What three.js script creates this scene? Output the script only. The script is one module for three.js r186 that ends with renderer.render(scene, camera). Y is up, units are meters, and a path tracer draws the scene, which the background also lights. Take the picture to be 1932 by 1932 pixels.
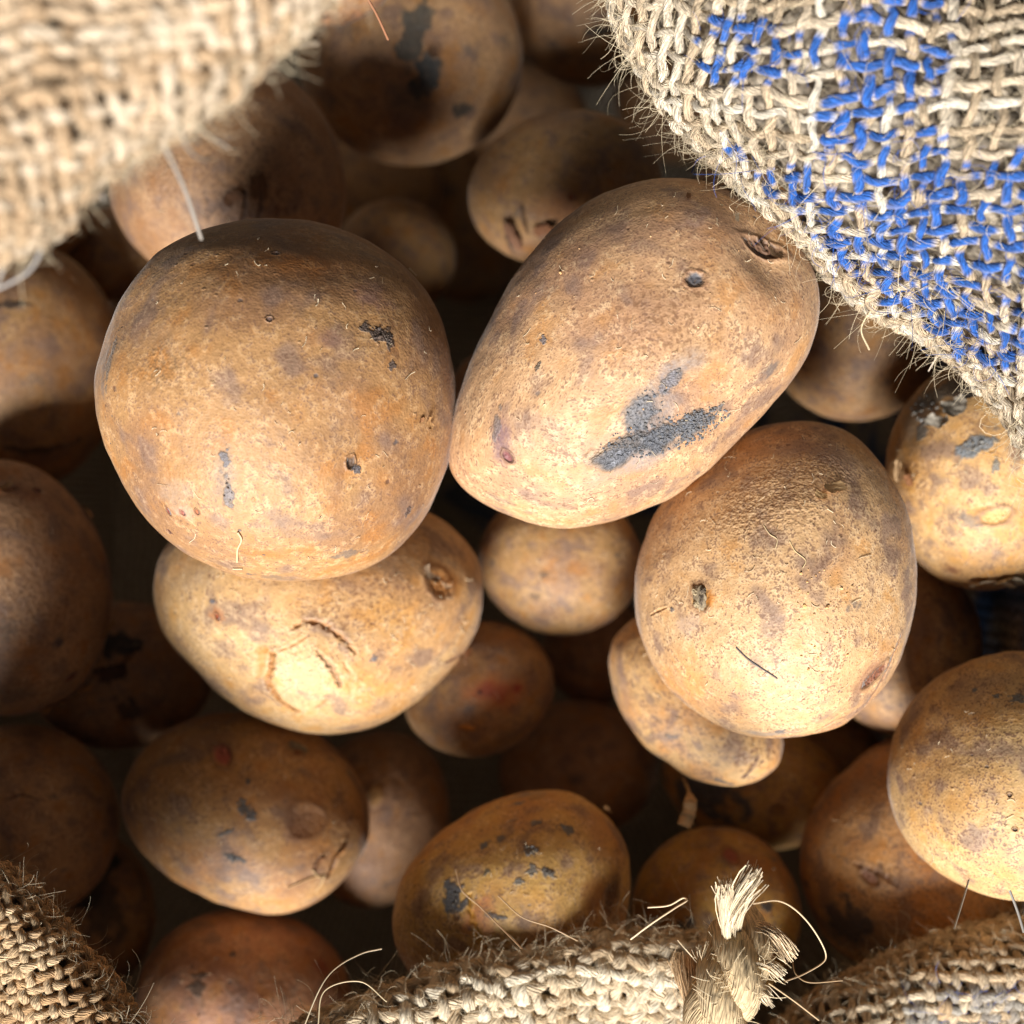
import * as THREE from 'three';
import { mergeGeometries } from 'three/addons/utils/BufferGeometryUtils.js';

// ------------------------------------------------------------------ camera, sky, sun, exposure
const scene = new THREE.Scene();
const FOV = 50;
const camera = new THREE.PerspectiveCamera(FOV, 1, 0.02, 40);
camera.position.set(0, 0.560, 0.150);
camera.lookAt(0, 0, 0);
camera.updateMatrixWorld(true);
camera.focus = 0.236;
camera.userData.fStop = 8;

const skyData = new Float32Array(64 * 32 * 4);
for (let j = 0; j < 32; j++) for (let i = 0; i < 64; i++) skyData.set([0.92, 0.97, 1.08, 1], (j * 64 + i) * 4);
const sky = new THREE.DataTexture(skyData, 64, 32, THREE.RGBAFormat, THREE.FloatType);
sky.mapping = THREE.EquirectangularReflectionMapping; sky.magFilter = sky.minFilter = THREE.LinearFilter; sky.needsUpdate = true;
scene.background = sky; scene.environment = sky;
scene.backgroundIntensity = 0.025; scene.environmentIntensity = 0.025;

const SUN = new THREE.Vector3(-0.12, -0.77, 0.63).normalize().applyQuaternion(camera.quaternion);   // towards the light
const sun = new THREE.DirectionalLight(new THREE.Color(1, 0.99, 0.975), 5);
sun.position.copy(SUN).multiplyScalar(1.5); sun.castShadow = true; sun.shadow.radius = 48;
sun.shadow.mapSize.set(2048, 2048);
Object.assign(sun.shadow.camera, { left: -0.35, right: 0.35, top: 0.35, bottom: -0.35, near: 0.1, far: 3 });
scene.add(sun, sun.target);

const renderer = new THREE.WebGLRenderer({ antialias: true });
renderer.toneMapping = THREE.LinearToneMapping;
renderer.toneMappingExposure = 1.9;
renderer.outputColorSpace = THREE.SRGBColorSpace;
renderer.shadowMap.enabled = true;

// ------------------------------------------------------------------ helpers
function rng(seed) { let a = seed >>> 0; return () => { a = (a + 0x6D2B79F5) | 0; let t = Math.imul(a ^ (a >>> 15), 1 | a); t = (t + Math.imul(t ^ (t >>> 7), 61 | t)) ^ t; return ((t ^ (t >>> 14)) >>> 0) / 4294967296; }; }
const PM = new Uint8Array(512), GX = new Float64Array(256), GY = new Float64Array(256), GZ = new Float64Array(256);
{ const r = rng(20240), p = Array.from({ length: 256 }, (_, i) => i); for (let i = 255; i > 0; i--) { const j = Math.floor(r() * (i + 1)); [p[i], p[j]] = [p[j], p[i]]; }
  for (let i = 0; i < 512; i++) PM[i] = p[i & 255]; for (let i = 0; i < 256; i++) { const z = 2 * r() - 1, a = r() * 6.2832, q = Math.sqrt(1 - z * z); GX[i] = q * Math.cos(a) * 1.5; GY[i] = q * Math.sin(a) * 1.5; GZ[i] = z * 1.5; } }
function N(x, y, z) {                                   // gradient noise, about -1 to 1
  x += 100.37; y += 57.71; z += 211.13;
  const fx = Math.floor(x), fy = Math.floor(y), fz = Math.floor(z), X = fx & 255, Y = fy & 255, Z = fz & 255; x -= fx; y -= fy; z -= fz;
  const u = x * x * x * (x * (x * 6 - 15) + 10), v = y * y * y * (y * (y * 6 - 15) + 10), w = z * z * z * (z * (z * 6 - 15) + 10), x1 = x - 1, y1 = y - 1, z1 = z - 1;
  const A = PM[X] + Y, B = PM[X + 1] + Y, AA = PM[A & 255] + Z, AB = PM[(A + 1) & 255] + Z, BA = PM[B & 255] + Z, BB = PM[(B + 1) & 255] + Z;
  const a = PM[AA & 255], b = PM[BA & 255], c = PM[AB & 255], d = PM[BB & 255], e = PM[(AA + 1) & 255], f = PM[(BA + 1) & 255], g = PM[(AB + 1) & 255], h = PM[(BB + 1) & 255];
  const n0 = GX[a] * x + GY[a] * y + GZ[a] * z, n1 = GX[b] * x1 + GY[b] * y + GZ[b] * z, n2 = GX[c] * x + GY[c] * y1 + GZ[c] * z, n3 = GX[d] * x1 + GY[d] * y1 + GZ[d] * z;
  const n4 = GX[e] * x + GY[e] * y + GZ[e] * z1, n5 = GX[f] * x1 + GY[f] * y + GZ[f] * z1, n6 = GX[g] * x + GY[g] * y1 + GZ[g] * z1, n7 = GX[h] * x1 + GY[h] * y1 + GZ[h] * z1;
  const p0 = n0 + u * (n1 - n0), p1 = n2 + u * (n3 - n2), p2 = n4 + u * (n5 - n4), p3 = n6 + u * (n7 - n6), q0 = p0 + v * (p1 - p0), q1 = p2 + v * (p3 - p2);
  return q0 + w * (q1 - q0);
}
const fbm = (x, y, z, o = 3) => { let s = 0, a = 0.5; for (let i = 0; i < o; i++) { s += a * N(x, y, z); x = x * 2.03 + 7.1; y = y * 2.03 + 3.3; z = z * 2.03 + 5.7; a *= 0.5; } return s; };
const clamp = (x, a = 0, b = 1) => x < a ? a : x > b ? b : x;
const sstep = (a, b, x) => { const t = clamp((x - a) / (b - a)); return t * t * (3 - 2 * t); };
const lerp = (a, b, t) => a + (b - a) * t;
const V = (x, y, z) => new THREE.Vector3(x, y, z);
const F = 966 / Math.tan(FOV * Math.PI / 360);                 // the photograph read on a 1932 grid
const pix = (px, py, d) => V((px - 966) / F * d, -(py - 966) / F * d, -d);    // camera space
const W = v => v.clone().applyMatrix4(camera.matrixWorld);
const toPix = v => [966 - v.x / v.z * F, 966 + v.y / v.z * F];
const names = {};
const numbered = n => { const k = names[n] = (names[n] ?? -1) + 1; return k ? n + '_' + String(k).padStart(3, '0') : n; };
function mesh(name, geo, mat, parent) { const m = new THREE.Mesh(geo, mat); m.name = name; m.castShadow = m.receiveShadow = true; parent?.add(m); return m; }
function canvasless(w, h, fn, srgb) {
  const d = new Uint8Array(w * h * 4);
  for (let j = 0; j < h; j++) for (let i = 0; i < w; i++) { const c = fn(i / w, j / h); const o = (j * w + i) * 4; d[o] = c[0]; d[o + 1] = c[1]; d[o + 2] = c[2]; d[o + 3] = 255; }
  const t = new THREE.DataTexture(d, w, h); t.magFilter = THREE.LinearFilter; t.minFilter = THREE.LinearMipmapLinearFilter; t.generateMipmaps = true;
  t.wrapS = t.wrapT = THREE.RepeatWrapping; if (srgb) t.colorSpace = THREE.SRGBColorSpace; t.needsUpdate = true; return t;
}
// a tube through world points; radii given per point or as one number
function tube(pts, rad, seg = 6, cols) {
  const n = pts.length, pos = [], nor = [], col = [], uv = [], idx = [];
  let up = V(0.31, 0.87, 0.4), len = 0;
  for (let i = 0; i < n; i++) {
    const t = pts[Math.min(i + 1, n - 1)].clone().sub(pts[Math.max(i - 1, 0)]).normalize();
    const b = t.clone().cross(up).normalize(); const c = b.clone().cross(t).normalize(); up = c;
    if (i) len += pts[i].distanceTo(pts[i - 1]);
    const r = typeof rad === 'number' ? rad : rad[i];
    for (let k = 0; k <= seg; k++) {
      const a = k / seg * Math.PI * 2, x = Math.cos(a), y = Math.sin(a);
      const nn = b.clone().multiplyScalar(x).addScaledVector(c, y);
      pos.push(pts[i].x + nn.x * r, pts[i].y + nn.y * r, pts[i].z + nn.z * r); nor.push(nn.x, nn.y, nn.z); uv.push(k / seg, len * 200);
      if (cols) col.push(...(typeof cols[0] === 'number' ? cols : cols[i]));
      if (i < n - 1 && k < seg) { const o = i * (seg + 1) + k; idx.push(o, o + seg + 1, o + 1, o + 1, o + seg + 1, o + seg + 2); }
    }
  }
  const g = new THREE.BufferGeometry();
  g.setAttribute('position', new THREE.Float32BufferAttribute(pos, 3)); g.setAttribute('normal', new THREE.Float32BufferAttribute(nor, 3));
  g.setAttribute('uv', new THREE.Float32BufferAttribute(uv, 2)); if (cols) g.setAttribute('color', new THREE.Float32BufferAttribute(col, 3));
  g.setIndex(idx); return g;
}
const smooth = (pts, n) => new THREE.CatmullRomCurve3(pts).getPoints(n);

// ------------------------------------------------------------------ ground
{
  const m = new THREE.MeshStandardMaterial({ color: new THREE.Color().setRGB(0.16, 0.15, 0.14), roughness: 0.95,
    map: canvasless(256, 256, (u, v) => { const k = 190 + 60 * fbm(u * 20, v * 20, 1, 4); return [k, k, k]; }, true) });
  const g = new THREE.PlaneGeometry(8, 8); g.rotateX(-Math.PI / 2);
  const o = mesh('ground', g, m, scene); o.position.y = -0.004; o.userData = { kind: 'structure', label: 'grey concrete ground under the sack', category: 'ground' };
}

// ------------------------------------------------------------------ potatoes: shape
const E2 = (cx, cy, a, b, rot = 0, n = 18) => Array.from({ length: n }, (_, i) => { const t = i / n * 2 * Math.PI, x = a * Math.cos(t), y = b * Math.sin(t), r = rot * Math.PI / 180; return [cx + x * Math.cos(r) - y * Math.sin(r), cy + x * Math.sin(r) + y * Math.cos(r)]; });
const placed = [];
class Potato {
  constructor(o) { Object.assign(this, { thick: 0.86, lump: 1, tone: [184, 138, 84], tone2: [150, 108, 72], tex: 512, mesh: [96, 64], marks: [], seed: 1 }, o); this.setDepth(o.depth); }
  setDepth(d) {
    this.depth = d;
    let cx = 0, cy = 0; for (const [x, y] of this.line) { cx += x; cy += y; } cx /= this.line.length; cy /= this.line.length;
    this.c = pix(cx, cy, d); this.L = this.c.length();
    this.e3 = this.c.clone().multiplyScalar(-1 / this.L);
    this.e1 = V(0, 1, 0).cross(this.e3).normalize(); this.e2 = this.e3.clone().cross(this.e1);
    const pl = this.line.map(([x, y]) => this.plane(x, y)).map(([u, v]) => [Math.atan2(v, u), Math.hypot(u, v)]).sort((a, b) => a[0] - b[0]);
    const M = 180, raw = new Float64Array(M);
    for (let i = 0; i < M; i++) {
      const a = -Math.PI + i / M * 2 * Math.PI; let k = pl.findIndex(p => p[0] > a); if (k < 0) k = 0;
      const p0 = pl[(k - 1 + pl.length) % pl.length], p1 = pl[k]; let a0 = p0[0], a1 = p1[0], x = a; if (a1 <= a0) { a1 += 2 * Math.PI; if (x < a0) x += 2 * Math.PI; }
      const t = (x - a0) / (a1 - a0); raw[i] = lerp(p0[1], p1[1], t);
    }
    let R = raw; for (let k = 0; k < 12; k++) { const q = new Float64Array(M); for (let i = 0; i < M; i++) q[i] = 0.25 * R[(i + M - 1) % M] + 0.5 * R[i] + 0.25 * R[(i + 1) % M]; R = q; }
    let m = 0; for (const r of R) m += r / M;
    let mn = 1e9; for (const r of R) mn = Math.min(mn, r);
    this.cz = this.thick * (0.5 * m + 0.5 * mn);
    const k = Math.sqrt(1 - (this.cz / this.L) ** 2); this.R = R.map(r => r * k); this.rm = m * k;
  }
  plane(px, py) { const r = pix(px, py, 1), t = this.c.dot(this.e3) / r.dot(this.e3); const q = r.multiplyScalar(t).sub(this.c); return [q.dot(this.e1), q.dot(this.e2)]; }
  Rat(a) { const M = this.R.length; let x = (a + Math.PI) / (2 * Math.PI) * M; const i = Math.floor(x), f = x - i; return lerp(this.R[(i % M + M) % M], this.R[((i + 1) % M + M) % M], f); }
  base(x, y, z, out) { const r = this.Rat(Math.atan2(y, x)); return out.set(x * r, y * r, z * this.cz); }
  point(x, y, z, out) {
    this.base(x, y, z, out);
    const s = this.seed * 3.71; let k = 0.030 * this.lump * N(x * 1.5 + s, y * 1.5, z * 1.5) * (0.35 + 0.65 * Math.abs(z)) + 0.010 * this.lump * N(x * 4 + s, y * 4, z * 4) + 0.003 * N(x * 11 + s, y * 11, z * 11);
    for (const m of this.dents || []) { const d = Math.acos(clamp(x * m.d.x + y * m.d.y + z * m.d.z, -1, 1)) / m.r; if (d < 3) k += m.h * Math.exp(-d * d); }
    return out.multiplyScalar(1 + k);
  }
  inside(w, s = 0.985) { const q = w.clone().sub(this.c), x = q.dot(this.e1), y = q.dot(this.e2), z = q.dot(this.e3); const r = this.Rat(Math.atan2(y, x)); return (x * x + y * y) / (r * r) + z * z / (this.cz * this.cz) < s * s; }
  cam(l) { return this.c.clone().addScaledVector(this.e1, l.x).addScaledVector(this.e2, l.y).addScaledVector(this.e3, l.z); }
  samples() { const out = [], t = V(0, 0, 0); for (let i = 0; i < 320; i++) { const z = 1 - (i + 0.5) / 160, r = Math.sqrt(1 - z * z), a = i * 2.39996; this.base(r * Math.cos(a), r * Math.sin(a), z, t); out.push(this.cam(t)); } return out; }
  dirAt(px, py) {                                    // direction on the potato whose point is seen at this pixel
    let [u, v] = this.plane(px, py); const [u0, v0] = [u, v]; let d = V(0, 0, 1); const t = V(0, 0, 0);
    for (let k = 0; k < 6; k++) {
      const a = Math.atan2(v, u), c = Math.min(0.985, Math.hypot(u, v) / this.Rat(a)); d.set(c * Math.cos(a), c * Math.sin(a), Math.sqrt(1 - c * c));
      this.point(d.x, d.y, d.z, t); const p = toPix(this.cam(t)), [pu, pv] = this.plane(p[0], p[1]); u += u0 - pu; v += v0 - pv;
    }
    return d;
  }
  ang(px) { return px * this.depth / F / this.rm * 0.93; }
  surf(px, py, lift = 0) { const d = this.dirAt(px, py), t = V(0, 0, 0); this.point(d.x, d.y, d.z, t); const l = t.length(); return t.multiplyScalar(1 + lift / l); }   // local
}
function settle(p) {                                  // lower it along its line of sight until it only touches what lies in front
  for (let k = 0; k < 90; k++) {
    const s = p.samples(); let hit = false;
    for (const q of placed) {
      if (q.c.distanceTo(p.c) > (q.rm + p.rm) * 1.6) continue;
      if (s.some(w => q.inside(w)) || q.pts.some(w => p.inside(w))) { hit = true; break; }
    }
    if (!hit) break; p.setDepth(p.depth + 0.0015);
  }
  p.pts = p.samples(); placed.push(p);
}

// ------------------------------------------------------------------ potatoes: skin
function paint(p) {
  const TW = p.tex, TH = TW / 2, col = new Float32Array(TW * TH * 3), hgt = new Float32Array(TW * TH);
  const s = p.seed * 9.13, fine = TW / 512, R = rng(p.seed * 77 + 5);
  const sl = new Float32Array(TW), cl = new Float32Array(TW);
  for (let i = 0; i < TW; i++) { const l = -Math.PI + (i + 0.5) / TW * 2 * Math.PI; sl[i] = Math.sin(l); cl[i] = Math.cos(l); }
  const warm = c => [c[0], c[1] * 1.02, c[2] * 1.08], A = warm(p.tone), B = warm(p.tone2), O = warm(p.tone3 || [176, 112, 46]), D = p.dust ?? 0.5, SP = p.speck ?? 1;
  const G = 0.045 / p.rm;                              // grain keeps its real size on small potatoes
  for (let j = 0; j < TH; j++) {
    const th = Math.PI * (1 - (j + 0.5) / TH), st = Math.sin(th), y = Math.cos(th);
    for (let i = 0; i < TW; i++) {
      const x = sl[i] * st, z = cl[i] * st, o = j * TW + i, fx = x / G, fy = y / G, fz = z / G;
      const n1 = fbm(x * 1.7 + s, y * 1.7, z * 1.7, 3), n2 = fbm(x * 4.1 + s, y * 4.1 + 9, z * 4.1, 3), n3 = N(fx * 13 + s, fy * 13, fz * 13), n4 = N(fx * 34, fy * 34 + s, fz * 34);
      const n5 = z > -0.5 ? N(fx * 74, fy * 74, fz * 74 + s) : 0, n6 = fine > 2 && z > -0.5 ? N(fx * 120 + s, fy * 120, fz * 120) : n4;
      const t1 = sstep(-0.16, 0.30, n1), t2 = sstep(0.05, 0.34, n2);
      let r = lerp(A[0], B[0], t1 * 0.75), g = lerp(A[1], B[1], t1 * 0.75), b = lerp(A[2], B[2], t1 * 0.75);
      const t3 = sstep(0.05, 0.38, -n2 + 0.25 * n1) * 0.50; r = lerp(r, O[0], t3); g = lerp(g, O[1], t3); b = lerp(b, O[2], t3);
      const pp = t2 * 0.6; r = lerp(r, 124, pp); g = lerp(g, 101, pp); b = lerp(b, 92, pp);                                     // mauve-grey mottling
      const du = D * sstep(-0.05, 0.45, n3 * 0.5 + n4 * 0.45 + n5 * 0.35 - n1 * 0.3) * 0.8; r = lerp(r, 212, du); g = lerp(g, 181, du); b = lerp(b, 140, du);   // dry dusty scurf
      const sp = Math.min(0.75, SP * (sstep(0.20, 0.55, n5 + 0.25 * n3 + 0.35 * n2) * 0.65 + sstep(0.24, 0.55, n6 + 0.3 * n3) * 0.55)); r = lerp(r, 104, sp); g = lerp(g, 74, sp); b = lerp(b, 56, sp);
      const k = 1 + 0.06 * n3 + 0.06 * n4 + 0.07 * n5 + 0.05 * n6;
      col[o * 3] = r * k; col[o * 3 + 1] = g * k; col[o * 3 + 2] = b * k;
      hgt[o] = 0.05 * n3 + 0.06 * n4 + 0.075 * n5 + 0.07 * n6 + 0.10 * n2 - 0.05 * sp;
    }
  }
  const stamp = (d, r, fn) => {
    const ta = V(0, 1, 0).cross(d).normalize(), tb = d.clone().cross(ta), cr = Math.cos(r), th0 = Math.acos(clamp(d.y, -1, 1));
    const j0 = Math.max(0, Math.floor((1 - (th0 + r) / Math.PI) * TH)), j1 = Math.min(TH - 1, Math.ceil((1 - (th0 - r) / Math.PI) * TH));
    const lon = Math.atan2(d.x, d.z), sd = Math.sin(th0), half = sd > Math.sin(Math.min(r, 1.5)) * 1.02 ? Math.asin(Math.min(1, Math.sin(Math.min(r, 1.5)) / sd)) : Math.PI;
    const i0 = Math.floor((lon - half + Math.PI) / (2 * Math.PI) * TW), i1 = Math.ceil((lon + half + Math.PI) / (2 * Math.PI) * TW);
    for (let j = j0; j <= j1; j++) { const th = Math.PI * (1 - (j + 0.5) / TH), st = Math.sin(th), y = Math.cos(th);
      for (let ii = i0; ii <= Math.min(i1, i0 + TW - 1); ii++) { const i = (ii % TW + TW) % TW, x = sl[i] * st, z = cl[i] * st;
        if (x * d.x + y * d.y + z * d.z > cr) fn(j * TW + i, x * ta.x + y * ta.y + z * ta.z, x * tb.x + y * tb.y + z * tb.z, x, y, z); } }
  };
  const mix = (o, c, w) => { for (let k = 0; k < 3; k++) col[o * 3 + k] = lerp(col[o * 3 + k], c[k], w); };
  // pores and specks all over
  const nd = Math.round((p.dots ?? 70));
  for (let k = 0; k < nd; k++) {
    const zz = R() * 2 - 1, a = R() * 6.283, q = Math.sqrt(1 - zz * zz), d = V(q * Math.cos(a), q * Math.sin(a), zz), r = (0.009 + 0.011 * R() * R()) * Math.min(1.6, G), kind = R(), w0 = 0.35 + 0.5 * R(), el = 0.6 + 0.4 * R();
    stamp(d, r * 2.2, (o, u, v, x, y, z) => { const e = Math.hypot(u, v / el) / r + 0.5 * N(x * 60, y * 60, z * 60), w = sstep(1.1, 0.5, e) * w0;
      if (kind < 0.62) { mix(o, kind < 0.3 ? [84, 76, 78] : [98, 66, 46], w); hgt[o] -= 0.25 * w; } else { mix(o, [196, 160, 118], w * 0.7); hgt[o] += 0.5 * w; if (e < 0.4) mix(o, [110, 80, 60], 0.5); } });
  }
  for (let k = 0; k < (p.crumbs ?? 11); k++) {            // thin smears of soil
    const zz = R() * 2 - 1, a = R() * 6.283, q = Math.sqrt(1 - zz * zz), d = V(q * Math.cos(a), q * Math.sin(a), zz), r = 0.04 + 0.11 * R(), w0 = 0.25 + 0.4 * R();
    stamp(d, r * 2, (o, u, v, x, y, z) => { const w = sstep(0.1, 0.6, 1 - Math.hypot(u, v * 1.5) / r / 1.6 + 0.9 * fbm(x * 22, y * 22, z * 22 + k, 3) - 0.3) * w0; mix(o, [92, 84, 82], w); hgt[o] += 0.12 * w; });
  }
  for (const m of p.marks) {
    const sc = p.ang(1);
    if (m.t === 'groove') {
      const ds = (m.p.length > 2 ? new THREE.CatmullRomCurve3(m.p.map(([x, y]) => V(x, y, 0))).getPoints(m.p.length * 3).map(v => [v.x, v.y]) : m.p).map(([x, y]) => p.dirAt(x, y)), w = m.w * sc; let mid = V(0, 0, 0); ds.forEach(d => mid.add(d)); mid.normalize();
      let rr = 0; ds.forEach(d => rr = Math.max(rr, mid.angleTo(d)));
      stamp(mid, Math.min(1.4, rr + w * 4), (o, u, v, x, y, z) => {
        let best = 9; const ox = 0.5 * w * N(x * 30, y * 30, z * 30), px = x + ox, py = y + ox * 0.6;
        for (let k = 0; k + 1 < ds.length; k++) { const a = ds[k], b = ds[k + 1], bx = b.x - a.x, by = b.y - a.y, bz = b.z - a.z, t = clamp(((px - a.x) * bx + (py - a.y) * by + (z - a.z) * bz) / (bx * bx + by * by + bz * bz)); const e = Math.hypot(px - a.x - bx * t, py - a.y - by * t, z - a.z - bz * t) * (1 + 0.7 * Math.abs(2 * (k + t) / (ds.length - 1) - 1)); if (e < best) best = e; }
        const e = best / w, k = Math.exp(-e * e) * (0.75 + 0.5 * N(x * 25, y * 25, z * 25)), e2 = Math.exp(-e * e / 6);
        mix(o, m.c || [150, 92, 36], clamp(k * 0.95)); hgt[o] -= (m.h ?? 1) * k; hgt[o] += 0.45 * (m.h ?? 1) * (e2 - k);
      });
      continue;
    }
    const d = p.dirAt(m.x, m.y), a = m.a * sc, b = (m.b ?? m.a) * sc, rot = -(m.rot || 0) * Math.PI / 180, cr = Math.cos(rot), sr = Math.sin(rot), rag = m.rag ?? (m.t === 'soil' ? 0.9 : 0.6), fr = (m.fr ?? 1.6) / Math.max(a, b), ss = (m.x * 0.37 + m.y * 0.11) % 17;
    stamp(d, Math.min(1.5, Math.max(a, b) * 2.3), (o, u, v, x, y, z) => {
      const uu = (u * cr + v * sr) / a, vv = (-u * sr + v * cr) / b, e = Math.hypot(uu, vv);
      const nz = fbm(x * fr + ss, y * fr, z * fr, 4);
      if (m.t === 'soil') { const q = 1 - e + rag * nz * 1.6, w = sstep(-0.06, m.soft ?? 0.26, q) * (m.w ?? 0.92), n = N(x * fr * 7, y * fr * 7, z * fr * 7), f2 = N(x * 90, y * 90, z * 90);
        const c = m.c || [86, 86, 90], k = 1 + 0.26 * n + 0.24 * f2 + 0.2 * nz, br = sstep(0.0, 0.5, N(x * fr * 2.2 + 5, y * fr * 2.2, z * fr * 2.2)) * 0.5 + 0.35 * sstep(0.5, 0.05, q); mix(o, [lerp(c[0], 88, br) * k, lerp(c[1], 76, br) * k, lerp(c[2], 66, br) * k], w); hgt[o] += w * (m.h ?? 0.3) * (1 + 0.9 * n + 0.7 * f2); }
      else if (m.t === 'stain') { const w = sstep(-0.1, m.soft ?? 0.8, 1 - e + rag * nz * 1.4) * (m.w ?? 0.7); mix(o, m.c, w * (0.8 + 0.3 * N(x * 50, y * 50, z * 50))); hgt[o] += w * (m.h ?? 0); }
      else if (m.t === 'eye') { const q = e + 0.35 * nz, w = sstep(1.15, 0.5, q), ring = Math.exp(-((q - 1.15) ** 2) * 14); mix(o, m.c, w * (m.w ?? 0.85)); mix(o, [120, 84, 58], ring * 0.45); hgt[o] += -1.2 * (m.h ?? 1) * w * (1 + 0.5 * N(x * 45, y * 45, z * 45)) + 0.5 * ring * (m.h ?? 1); }
      else if (m.t === 'rough') { const w = sstep(0, 0.6, 1 - e + 0.5 * nz), K = m.k || 26, c = N(x * K, y * K, z * K) + 0.7 * N(x * K * 2.1, y * K * 2.1, z * K * 2.1 + 4); hgt[o] += w * (m.h ?? 1) * 0.32 * c; mix(o, m.c || [120, 84, 56], w * sstep(-0.05, -0.6, c) * 0.6); }
    });
  }
  const cd = new Uint8Array(TW * TH * 4), hd = new Uint8Array(TW * TH * 4);
  for (let o = 0; o < TW * TH; o++) { const q = o * 4, h = clamp(128 + hgt[o] * 64, 0, 255); cd[q] = clamp(col[o * 3], 0, 255); cd[q + 1] = clamp(col[o * 3 + 1], 0, 255); cd[q + 2] = clamp(col[o * 3 + 2], 0, 255); cd[q + 3] = 255; hd[q] = hd[q + 1] = hd[q + 2] = h; hd[q + 3] = 255; }
  const mk = (d, srgb) => { const t = new THREE.DataTexture(d, TW, TH); t.magFilter = THREE.LinearFilter; t.minFilter = THREE.LinearFilter; t.wrapS = THREE.RepeatWrapping; if (srgb) t.colorSpace = THREE.SRGBColorSpace; t.needsUpdate = true; return t; };
  return new THREE.MeshPhysicalMaterial({ map: mk(cd, true), bumpMap: mk(hd), bumpScale: 0.0020, roughness: 0.62, sheen: 0.35, sheenRoughness: 0.6, sheenColor: new THREE.Color(0.9, 0.85, 0.8) });
}
function potatoGeometry(p) {
  const [nu, nv] = p.mesh, pos = [], uv = [], idx = [], t = V(0, 0, 0);
  for (let j = 0; j <= nv; j++) for (let i = 0; i <= nu; i++) {
    const l = -Math.PI + i / nu * 2 * Math.PI, th = Math.PI * j / nv, st = Math.sin(th); p.point(Math.sin(l) * st, Math.cos(th), Math.cos(l) * st, t);
    pos.push(t.x, t.y, t.z); uv.push(i / nu, 1 - j / nv);
    if (i < nu && j < nv) { const o = j * (nu + 1) + i; idx.push(o, o + nu + 1, o + 1, o + 1, o + nu + 1, o + nu + 2); }
  }
  const g = new THREE.BufferGeometry(); g.setAttribute('position', new THREE.Float32BufferAttribute(pos, 3)); g.setAttribute('uv', new THREE.Float32BufferAttribute(uv, 2)); g.setIndex(idx); g.computeVertexNormals();
  const n = g.attributes.normal; for (let j = 0; j <= nv; j++) { const a = j * (nu + 1), b = a + nu, v = V(n.getX(a) + n.getX(b), n.getY(a) + n.getY(b), n.getZ(a) + n.getZ(b)).normalize(); n.setXYZ(a, v.x, v.y, v.z); n.setXYZ(b, v.x, v.y, v.z); }
  for (const [j, y] of [[0, 1], [nv, -1]]) { const v = V(0, 0, 0); for (let i = 0; i <= nu; i++) v.add(V(n.getX(j * (nu + 1) + i), n.getY(j * (nu + 1) + i), n.getZ(j * (nu + 1) + i))); v.normalize(); for (let i = 0; i <= nu; i++) n.setXYZ(j * (nu + 1) + i, v.x, v.y, v.z); }
  return g;
}
// ---- small things that grow on a potato (local coordinates of that potato)
const M_flake = new THREE.MeshStandardMaterial({ vertexColors: true, roughness: 0.8, side: THREE.DoubleSide });
const M_soil = new THREE.MeshStandardMaterial({ vertexColors: true, roughness: 1 });
const M_fibre = new THREE.MeshStandardMaterial({ vertexColors: true, roughness: 0.6 });
const lin = (r, g, b) => { const c = new THREE.Color().setRGB(r / 255, g / 255, b / 255, THREE.SRGBColorSpace); return [c.r, c.g, c.b]; };
function frameAt(p, px, py) { const o = p.surf(px, py), n = o.clone().normalize(), a = p.surf(px + 6, py).sub(o), x = a.addScaledVector(n, -a.dot(n)).normalize(); return { o, n, x, y: n.clone().cross(x) }; }
function flake(p, px, py, w, h, rot, curl, lift, c, seed, name = 'skin_flake') {
  const f = frameAt(p, px, py), s = p.depth / F, R = rng(seed), nx = 9, ny = 7, pos = [], col = [], idx = [], ca = Math.cos(rot * Math.PI / 180), sa = Math.sin(rot * Math.PI / 180), C = lin(...c);
  for (let j = 0; j <= ny; j++) for (let i = 0; i <= nx; i++) {
    const u = i / nx * 2 - 1, v = j / ny * 2 - 1, k = 1 + 0.3 * N(u * 2 + seed, v * 2, seed * 0.7), a = u * w * s * 0.5 * k * (1 - 0.25 * v * v), b = v * h * s * 0.5 * (1 + 0.35 * N(u * 3, v * 2 + seed, 3));
    const z = lift * s + curl * s * (u * u * w * 0.22 + (v + 1) * h * 0.12) + 0.10 * h * s * N(u * 2.5 + seed, v * 2.5, 9);
    const q = f.o.clone().addScaledVector(f.x, a * ca - b * sa).addScaledVector(f.y, a * sa + b * ca).addScaledVector(f.n, z); pos.push(q.x, q.y, q.z);
    const m = 0.85 + 0.35 * N(u * 4 + seed, v * 9, 2) + 0.1 * R(); col.push(C[0] * m, C[1] * m, C[2] * m);
    if (i < nx && j < ny) { const o = j * (nx + 1) + i; idx.push(o, o + 1, o + nx + 1, o + 1, o + nx + 2, o + nx + 1); }
  }
  const g = new THREE.BufferGeometry(); g.setAttribute('position', new THREE.Float32BufferAttribute(pos, 3)); g.setAttribute('color', new THREE.Float32BufferAttribute(col, 3)); g.setIndex(idx); g.computeVertexNormals();
  return mesh(name, g, M_flake, p.obj);
}
function rootlet(p, pts, r, c, lifts = 0.0003, name = 'rootlet') {
  const q = pts.map(([x, y, l]) => p.surf(x, y, l ?? lifts)); return mesh(name, tube(smooth(q, pts.length * 6), r, 5, lin(...c)), M_fibre, p.obj);
}
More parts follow.
